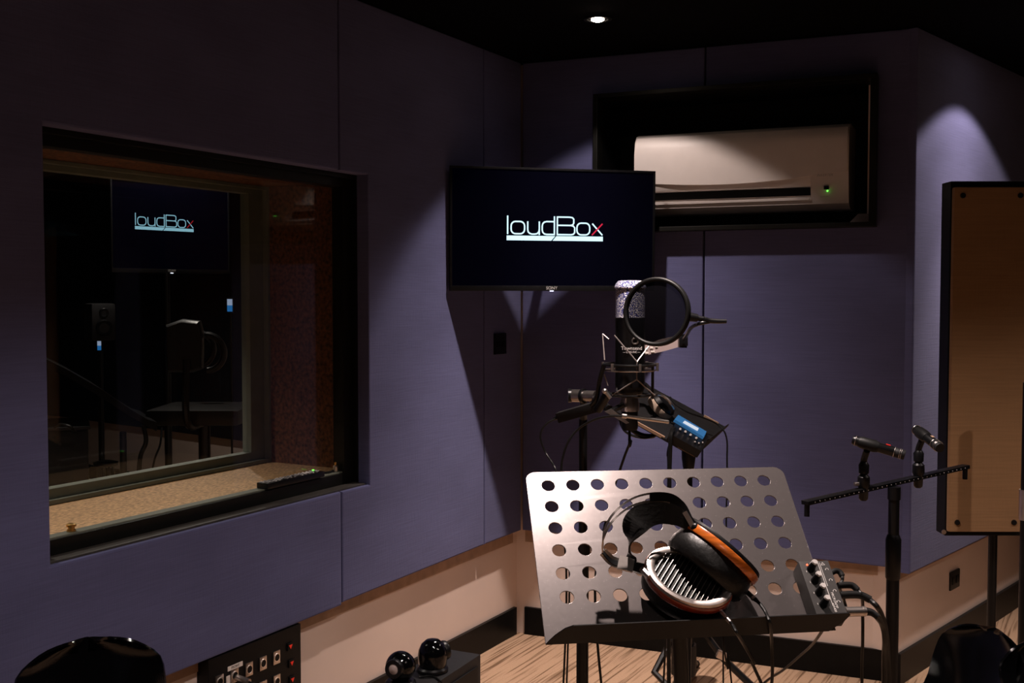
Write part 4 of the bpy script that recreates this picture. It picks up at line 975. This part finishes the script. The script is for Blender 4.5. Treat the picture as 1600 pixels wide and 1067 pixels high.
# headphones on the tray
h2 = thing('headphones', 'closed black headphones with a pale ear pad lying on the small tray', 'headphones', tp(1035, 632))
cM = axis_frame(tp(1034, 634, .020), TN_ * .9 + TX * .25, TX)
obj('ear_pad', MB().lathe([(.020, -.016), (.033, -.016), (.037, -.008), (.036, .002), (.030, .004)], cM, 30, sy=.8), 'pad', h2)
obj('ear_cup', MB().lathe([(.034, .002), (.036, .006), (.030, .016), (.015, .020), (.0, .021)], cM, 30, sy=.8), 'plastic', h2)
obj('yoke', MB().tube([tp(1018, 622, .05), tp(1026, 616, .055), tp(1038, 620, .055), tp(1048, 630, .05), tp(1053, 638, .04)], .004), 'satin', h2)
obj('headband', MB().ribbon([tp(1020, 618, .05), tp(1008, 600, .055), tp(985, 600, .06), tp(975, 625, .05), tp(985, 640, .03)], TY, .016, .004), 'leather', h2)
wire('headphone_cable', [tp(1047, 620, .045), tp(1056, 632, .04), tp(1075, 644, .04), tp(1095, 651, .04), tp(1118, 661, .035), at(1131, 673, 2.72), at(1136, 690, 2.72), at(1136, 715, 2.72), at(1136, 745, 2.72), at(1134, 850, 2.72), at(1130, 1000, 2.72), V(.55, 2.75, .01)], .0022, 'thin black cable running off the right of the small tray and straight down')
# headphone amp with blue display
ha = thing('monitor_mixer', 'small black personal mixer with a blue display and silver knobs on the tray', 'mixer', tp(1077, 680))
qs = [tp(1047, 678, .022), tp(1061, 648, .022), tp(1108, 682, .022), tp(1096, 705, .022)]
mb, n_ = quad_plate(qs, .020); obj('casing', mb, 'plastic', ha, smooth=0)
mb, n_ = quad_plate([tp(1054, 655, .030), tp(1060, 648, .030), tp(1104, 674, .030), tp(1100, 683, .030)], .007); obj('display', mb, 'blueled', ha, smooth=0)
mb, n_ = quad_plate([tp(1067, 660, .0308), tp(1070, 657, .0308), tp(1092, 669, .0308), tp(1090, 673, .0308)], .001); obj('display_bar', mb, 'displaywhite', ha, smooth=0)
for px, py, r_ in ((1063, 671, .0034), (1071, 675, .0034), (1079, 680, .0034), (1088, 685, .0034), (1086, 691, .002), (1092, 693, .002), (1098, 692, .002)):
    obj('knob', MB().cyl(tp(px, py, .022), tp(px, py - 1, .028), r_, r_ * .8), 'knobsilver', ha)
wire('audio_cable', [tp(1053, 669, .03), tp(1050, 672, .03), at(1048, 682, 2.55), at(1047, 710, 2.55), at(1046, 745, 2.55), at(1045, 850, 2.55), at(1045, 1000, 2.55), V(.4, 2.7, .01)], .005, 'thick black cable dropping from the left end of the personal mixer')
wire('audio_cable', [at(1050, 672, 2.6), at(1047, 690, 2.6), at(1043, 710, 2.6), at(1044, 745, 2.6), at(1040, 1000, 2.6), V(.36, 2.75, .01)], .0025, 'thin black cable beside the thick one under the personal mixer')
wire('headphone_cable', [at(968, 655, 2.6), at(975, 672, 2.6), at(990, 681, 2.6), at(1010, 684, 2.6), at(1030, 678, 2.6)], .003, 'black cable loop hanging under the left end of the small tray')
wire('headphone_cable', [at(976, 655, 2.62), at(984, 668, 2.62), at(1000, 679, 2.62), at(1020, 681, 2.62), at(1026, 672, 2.62)], .006, 'thicker black cable loop hanging under the left end of the small tray')

# ================================================================ STEREO PAIR ON THE RIGHT
YS = 2.20
px_ = at(1395, 900, YS)
ss = thing('microphone_stand', 'black straight microphone stand at right carrying a crossbar with two small microphones', 'stand', V(px_.x, YS, 0))
zbar = at(1395, 762, YS).z
zc = at(1395, 835, YS).z; zc2 = at(1395, 905, YS).z
obj('pole', MB().cyl(V(px_.x, YS, zc), V(px_.x, YS, zbar), size(8.5, YS)), 'steel', ss)
obj('lower_tube', MB().cyl(V(px_.x, YS, .04), V(px_.x, YS, zc2 + .01), size(10, YS)), 'steel', ss)
obj('clutch', MB().lathe([(size(10, YS), 0), (size(11.5, YS), .004), (size(12, YS), zc - zc2 - .01), (size(9, YS), zc - zc2)], local(px_.x, YS, zc2), 20), 'plastic', ss)
obj('top_fitting', MB().cyl(V(px_.x, YS, at(0, 780, YS).z), V(px_.x, YS, zbar + .002), size(10, YS)), 'plastic', ss)
tripod(ss, px_.x, YS, .22, .28, -90)
bar = thing('stereo_bar', 'black perforated crossbar on the right microphone stand', 'crossbar', V(px_.x, YS, zbar))
e1 = at(1261, 785, 2.10); e2 = at(1508, 729, 2.32)
bX = (e2 - e1).normalized(); bY = Z.cross(bX).normalized(); BM = frame(e1, bX, bY, bX.cross(bY)); BL = (e2 - e1).length
obj('rail', MB().rng(-.006, BL + .004, -.0095, .0095, -.004, .004, BM, .0012), 'steel', bar)
rh = MB()
for k in range(34): rh.cyl(BM @ V(.012 + k * (BL - .024) / 33, -.0097, .000), BM @ V(.012 + k * (BL - .024) / 33, -.0102, .000), .0011, seg=6)
obj('scale_marks', rh, 'greyprint', bar)['kind'] = 'stuff'
for s in (.0, BL): obj('end_pin', MB().cyl(BM @ V(s, 0, 0), BM @ V(s, 0, 0) - V(0, 0, .027), .0052), 'plastic', bar)
def bar_at(px):
    # point on the rail seen at px
    best = min(((abs((e1.lerp(e2, k / 400).x / e1.lerp(e2, k / 400).y) * F + 800 - px)), k) for k in range(401)); return e1.lerp(e2, best[1] / 400)
def small_mic(bpx, m0, m1, dy0, dy1, label, cl_label, redband):
    b = bar_at(bpx)
    hd = thing('microphone_clip', cl_label, 'clip', b)
    obj('clamp', MB().lathe([(.006, -.022), (.009, -.018), (.010, .004), (.0125, .010), (.0120, .026), (.006, .032)], Matrix.Translation(b), 18), 'plastic', hd)
    obj('swivel', MB().lathe([(.006, .030), (.010, .034), (.0105, .050), (.007, .056)], Matrix.Translation(b), 18), 'plastic', hd)
    if redband: obj('thumb_screw', MB().cyl(b + V(-.011, -.003, .012), b + V(-.020, -.005, .012), .004), 'satin', hd)
    RQ = .0098
    a, c = at(m0[0], m0[1], b.y + dy0), at(m1[0], m1[1], b.y + dy1)
    mid = a.lerp(c, .28); ax = (c - a).normalized(); L_ = (c - a).length
    obj('neck', MB().tube([b + V(0, 0, .052), b.lerp(mid, .0) + V(0, 0, .060), mid - V(0, 0, .013)], lambda s: .0065, 10), 'rubber', hd)
    Mx = axis_frame(a, ax, Z)
    obj('cradle', MB().lathe([(.0101, L_ * .12), (.0120, L_ * .18), (.0124, L_ * .42), (.0104, L_ * .50)], Mx, 20), 'rubber', hd)
    mi = thing('small_microphone', label, 'microphone', a)
    obj('body', MB().lathe([(.0078, 0), (.0092, .003), (RQ, .006), (RQ, L_ * .80), (.0092, L_ * .81)], Mx, 24), 'steel', mi)
    obj('head', MB().lathe([(.0092, L_ * .81), (RQ, L_ * .83), (RQ, L_ * .98), (.0092, L_)], Mx, 24), 'matteplastic', mi)
    obj('ring', MB().torus(.0104, .0006, Mx @ local(0, 0, L_ * .80), 24, 6), 'chrome', mi)
    obj('ring', MB().torus(.0105, .0005, Mx @ local(0, 0, L_ * .90), 24, 6), 'satin', mi); obj('ring', MB().torus(.0105, .0005, Mx @ local(0, 0, L_ * .93), 24, 6), 'satin', mi)
    obj('base_ring', MB().torus(.0102, .0006, Mx @ local(0, 0, L_ * .06), 24, 6), 'satin', mi)
    if redband: obj('mark', MB().box((.0104, -.001, L_ * .66), (.0008, .006, .009), Mx), 'red', mi)['label'] = 'small red mark'
    else: obj('mark', MB().box((.0104, -.001, L_ * .66), (.0008, .005, .009), Mx), 'tan', mi)['label'] = 'small tan mark'
small_mic(1353, (1332, 687), (1414, 711), -.01, -.05, 'small black pencil microphone with a red mark on the crossbar, left of the pair', 'black microphone clip holding the left small microphone on the crossbar', True)
small_mic(1439, (1430, 670), (1469, 700), .02, -.085, 'small black pencil microphone on the crossbar in front of the beige screen edge', 'black microphone clip holding the right small microphone on the crossbar', False)

# ================================================================ BEIGE ACOUSTIC SCREEN ON ITS STAND
YG = 3.30
g0 = at(1467, 283, YG); g1 = at(1601, 836, YG)
gx0, gx1, gz1, gz0 = g0.x, at(1640, 560, YG).x, g0.z, at(1500, 837, YG).z
gx1 = at(1601, 560, YG).x + .004; gx0 = at(1467, 560, YG + .07).x
gb = thing('acoustic_screen', 'tall beige fabric screen in a black frame on a pole at right', 'screen', V((gx0 + gx1) / 2, YG + .05, 0))
G = Matrix.Identity(4)
m2 = MB(); m2.rng(gx0, gx1, YG, YG + .07, gz0, gz1, None, .003); obj('frame', m2, 'black', gb, smooth=0)
fx0, fx1 = gx0 + .002, at(1596.5, 560, YG).x
fz1, fz0 = at(1500, 293, YG).z, at(1500, 829, YG).z
obj('fabric_face', MB().rng(fx0, fx1, YG - .022, YG - .0005, fz0, fz1, None, .008), 'beige_fabric', gb)
for (a, b) in ((.026, .03), (fx1 - fx0 - .024, .03), (.026, fz1 - fz0 - .026), (fx1 - fx0 - .024, fz1 - fz0 - .026)):
    p = V(fx0 + a, YG - .022, fz0 + b); obj('fixing_button', MB().cyl(p, p - V(0, .005, 0), .0085, .007), 'plastic', gb)
p = at(1475, 836, YG); obj('frame_screw', MB().cyl(V(fx0 - .006, YG, gz0 + .012), V(fx0 - .006, YG - .003, gz0 + .012), .007), 'satin', gb)
gp = at(1557, 900, YG + .06)
obj('pole', MB().cyl(V(gp.x, YG + .09, .03), V(gp.x, YG + .09, gz0 + .35), .0135), 'steel', gb)
obj('bracket', MB().rng(gp.x - .04, gp.x + .04, YG + .0705, YG + .085, gz0 + .1, gz0 + .3, None, .002), 'steel', gb)
obj('base', MB().lathe([(.15, 0), (.15, .012), (.03, .022), (.018, .05)], local(gp.x, YG + .09, 0), 36), 'steel', gb)
# partial stand at the right edge
q = at(1599, 700, 3.1)
sx = thing('microphone_stand', 'black stand pole cut by the right edge of the picture', 'stand', V(q.x + .012, 3.1, 0))
obj('pole', MB().cyl(V(q.x + .012, 3.1, .03), V(q.x + .012, 3.1, 1.3), .016), 'steel', sx)
obj('clutch', MB().cyl(V(q.x + .012, 3.1, at(0, 812, 3.1).z), V(q.x + .012, 3.1, at(0, 765, 3.1).z), .021), 'chrome', sx)
tripod(sx, q.x + .012, 3.1, .18, .12, 30)

# ================================================================ CHAIRS
def shell_chair(label, Mx):
    t = thing('shell_chair', label, 'chair', Mx, 'glossy black shell chairs')
    # centre line: (y forward is negative), z, half width, side curl
    cl = [(-.235, .405, .17, .00), (-.225, .425, .20, .005), (-.17, .430, .225, .025), (-.08, .420, .235, .05), (.02, .415, .238, .075), (.10, .425, .235, .10), (.160, .465, .228, .11),
          (.195, .530, .185, .095), (.222, .610, .142, .075), (.245, .690, .150, .055), (.262, .755, .145, .040), (.270, .795, .098, .030), (.273, .812, .045, .024), (.273, .815, .012, .022)]
    cl = [tuple(c) for c in cl]
    rows = []; n = 20
    fine = catmull([Vector((c[0], c[1], c[2])) for c in cl], 3); curl = catmull([Vector((c[3], 0, 0)) for c in cl], 3)
    for i, c in enumerate(fine):
        tprev = fine[max(i - 1, 0)]; tn = fine[min(i + 1, len(fine) - 1)]
        tx, tz = tn.x - tprev.x, tn.y - tprev.y; L_ = math.hypot(tx, tz) or 1; nx, nz = -tz / L_, tx / L_   # normal (towards sitter)
        r = []
        for j in range(n + 1):
            u = -1 + 2 * j / n; k = curl[i].x * abs(u) ** 2.4
            r.append(V(u * c.z, c.x + nx * k, c.y + nz * k))
        rows.append(r)
    m2 = MB(); m2.grid(rows)
    bmesh.ops.recalc_face_normals(m2.bm, faces=m2.bm.faces)
    bmesh.ops.solidify(m2.bm, geom=m2.bm.faces[:], thickness=.006)
    obj('seat_shell', m2, 'gloss', t, world=False, smooth=60)
    for sx in (-1, 1):
        for sy in (-1, 1):
            obj('leg', MB().tube([V(sx * .10, .0 + sy * .09, .418), V(sx * .235, .01 + sy * .235, .0)], .008, 10, smooth=False), 'chrome', t, world=False)
    obj('crossbar', MB().rng(-.12, .12, -.10, .10, .400, .409, None, .002), 'steel', t, world=False)
    return t
def chair_m(x, y, rz, rx=0): return Matrix.Translation(V(x, y, 0)) @ Matrix.Rotation(R(rz), 4, 'Z')
lc = at(135, 1010, 2.36)
ch = shell_chair('glossy black shell chair back at the lower left in front of the blue panel', chair_m(-.78, 2.075, 30))
rc = at(1505, 1000, 2.6)
dup(ch, chair_m(.985, 2.58, -66) @ Matrix.Scale(.885, 4), 'glossy black shell chair at lower right, nearer the microphone stand')
dup(ch, chair_m(1.315, 2.36, 14) @ Matrix.Scale(.885, 4), 'glossy black shell chair at the lower right edge, under the beige screen')

# ================================================================ PATCH PANEL ON THE LEFT WALL
pu0, pu1 = 1.522, 1.940; pz1, pz0 = .466, .06
pp = thing('patch_bay', 'black wall patch panel with rows of round sockets at the lower left', 'patch panel', FL @ local((pu0 + pu1) / 2, 0, pz0))
obj('plate', MB().rng(pu0, pu1, -.049, -.002, pz0, pz1, FL, .002), 'black', pp, smooth=0)
def xl(px, py): return at_wall(FL, px, py, 0)
cols = [366, 389, 410.5, 432]; 
base = xl(432, 1027)
step_u = (xl(389, 1048)[0] - base[0]) / 2; step_z = .078
for c in range(5):
    for r_ in range(4):
        u = base[0] + step_u * c; z = base[1] - step_z * r_ - .0
        if z < pz0 + .04 or u > pu1 - .03: continue
        fl = obj('socket', MB().rng(u - .016, u + .016, -.002, .002, z - .021, z + .021, FL, .001), 'satin', pp)
        obj('socket_ring', MB().torus(.0125, .0022, FL @ local(u, .002, z) @ Matrix.Rotation(PI / 2, 4, 'X'), 20, 6), 'chrome', fl)
        obj('socket_hole', MB().cyl(FL @ V(u, .0015, z), FL @ V(u, .0032, z), .0118), 'black', fl)
for r_, (px, py) in enumerate(((453, 1010), (455, 1036), (456, 1062))):
    u, z = xl(px, py)
    f2 = obj('switch', MB().rng(u - .013, u + .013, -.002, .003, z - .012, z + .012, FL, .001), 'black', pp)
    obj('switch_mark', MB().prism([(u - .008, z + .006), (u + .008, z + .006), (u, z - .007)], .003, .0045, FL), 'red', f2, smooth=0)
u, z = xl(368, 1041); obj('paper_label', MB().rng(u - .032, u + .032, -.002, -.0005, z - .007, z + .007, FL), 'label', pp, smooth=0)
lt = Matrix.Translation(FL @ V(u, -.0003, z)) @ frame(V(0, 0, 0), -LD, -LN, Z)
obj('label_print', text_bm('FRONT', .011, lt), 'plastic', pp, smooth=0)
u2, z2 = xl(357, 1062); obj('paper_label', MB().rng(u2 - .008, u2 + .008, -.002, -.0005, z2 - .03, z2 + .012, FL), 'label', pp, smooth=0)
u, z = xl(368, 1058)
pc_ = thing('microphone_cable', 'black cable with silver plug in the leftmost top socket of the wall patch panel', 'cable', FL @ V(u, .02, z))
obj('connector', MB().cyl(FL @ V(u, .0035, z), FL @ V(u, .055, z - .005), .0095), 'satin', pc_)
obj('cord', MB().tube([FL @ V(u, .055, z - .005), FL @ V(u - .01, .085, z - .02), FL @ V(u - .02, .10, z - .08), FL @ V(u - .01, .09, z - .2), FL @ V(u, .12, .01)], .0035), 'cable', pc_)

# ================================================================ BLACK BOX WITH TWO BALL SPEAKERS
ztb = .40
def floor_hit(px, py, z):
    d = ray(px, py); s = (z - HC) / d.z; return V(0, 0, HC) + d * s
tc = floor_hit(751, 1022, ztb); bl = floor_hit(693, 1012, ztb)
# top corners: right-front (751,1022), back (693,1012) ; runs towards the camera-left along the wall
dv = (floor_hit(690, 1062, ztb) - tc); Ld = dv.normalized()
sw = (bl - tc); sw = sw - Ld * sw.dot(Ld); wid = sw.length; Sd = sw.normalized()
BX = frame(V(tc.x, tc.y, 0), Ld, Sd, Z) if Ld.cross(Sd).z > 0 else frame(V(tc.x, tc.y, 0), Ld, Sd, Z)
sb = thing('subwoofer', 'black box speaker cabinet by the left wall under two ball speakers', 'speaker cabinet', BX)
obj('cabinet', MB().rng(0, .46, 0, wid, .012, ztb, BX, .004), 'matteplastic', sb)
obj('front_grille', MB().rng(.03, .43, -.006, -.0005, .04, ztb - .03, BX, .002), 'black', sb)
for a, b in ((.04, .04), (.42, .04), (.04, wid - .04), (.42, wid - .04)): obj('foot', MB().cyl(BX @ V(a, b, 0), BX @ V(a, b, .013), .018), 'rubber', sb)
def ball(px, py, label, face, tall):
    p = floor_hit(px, py, ztb + .0005); k = p.y / F
    t = thing('ball_speaker', label, 'speaker', p, 'ball speakers on the black box'); r0 = 24.5 * k
    f_ = Vector(face).normalized()
    obj('base', MB().lathe([(r0 * .9, 0), (r0 * 1.02, .003), (r0 * 1.0, .010), (r0 * .86, .016)], Matrix.Translation(p), 36), 'plastic', t)
    c = p + V(0, 0, r0 * 1.0 + .010)
    if tall:
        obj('housing', MB().lathe([(r0 * .86, .012), (r0 * .92, r0 * .5), (r0 * .96, r0 * 1.0), (r0 * .90, r0 * 1.4), (r0 * .72, r0 * 1.78), (r0 * .42, r0 * 2.03), (r0 * .1, r0 * 2.1)], Matrix.Translation(p), 36), 'gloss', t)
        c = p + V(0, 0, r0 * 1.1)
    else: obj('housing', MB().sphere(c, r0 * .98, None, 40), 'gloss', t)
    fm = axis_frame(c + f_ * r0 * .80, f_)
    obj('bezel_ring', MB().lathe([(r0 * .34, .012), (r0 * .58, .012), (r0 * .64, .004), (r0 * .62, -.004), (r0 * .30, .004), (r0 * .34, .012)], fm, 32, cap=False), 'plastic', t)
    obj('cone', MB().lathe([(r0 * .36, .009), (r0 * .2, .013), (.0, .016)], fm, 28), 'speakercone', t)
ball(626, 1070, 'glossy black ball speaker with a pale round cone facing the camera', (-.35, -.92, .12), False)
ball(676, 1048, 'glossy black ball speaker turned away, nearer the room corner', (.75, .5, .1), True)
q0 = floor_hit(650, 1058, ztb)
wire('thin_cable', [floor_hit(655, 1060, ztb) + V(0, 0, .004), floor_hit(668, 1058, ztb) + V(0, 0, .004), floor_hit(680, 1060, ztb) + V(0, 0, .004), floor_hit(690, 1068, ztb) + V(0, 0, .004)], .0025, 'thin black cable lying on the black box beside the ball speakers')
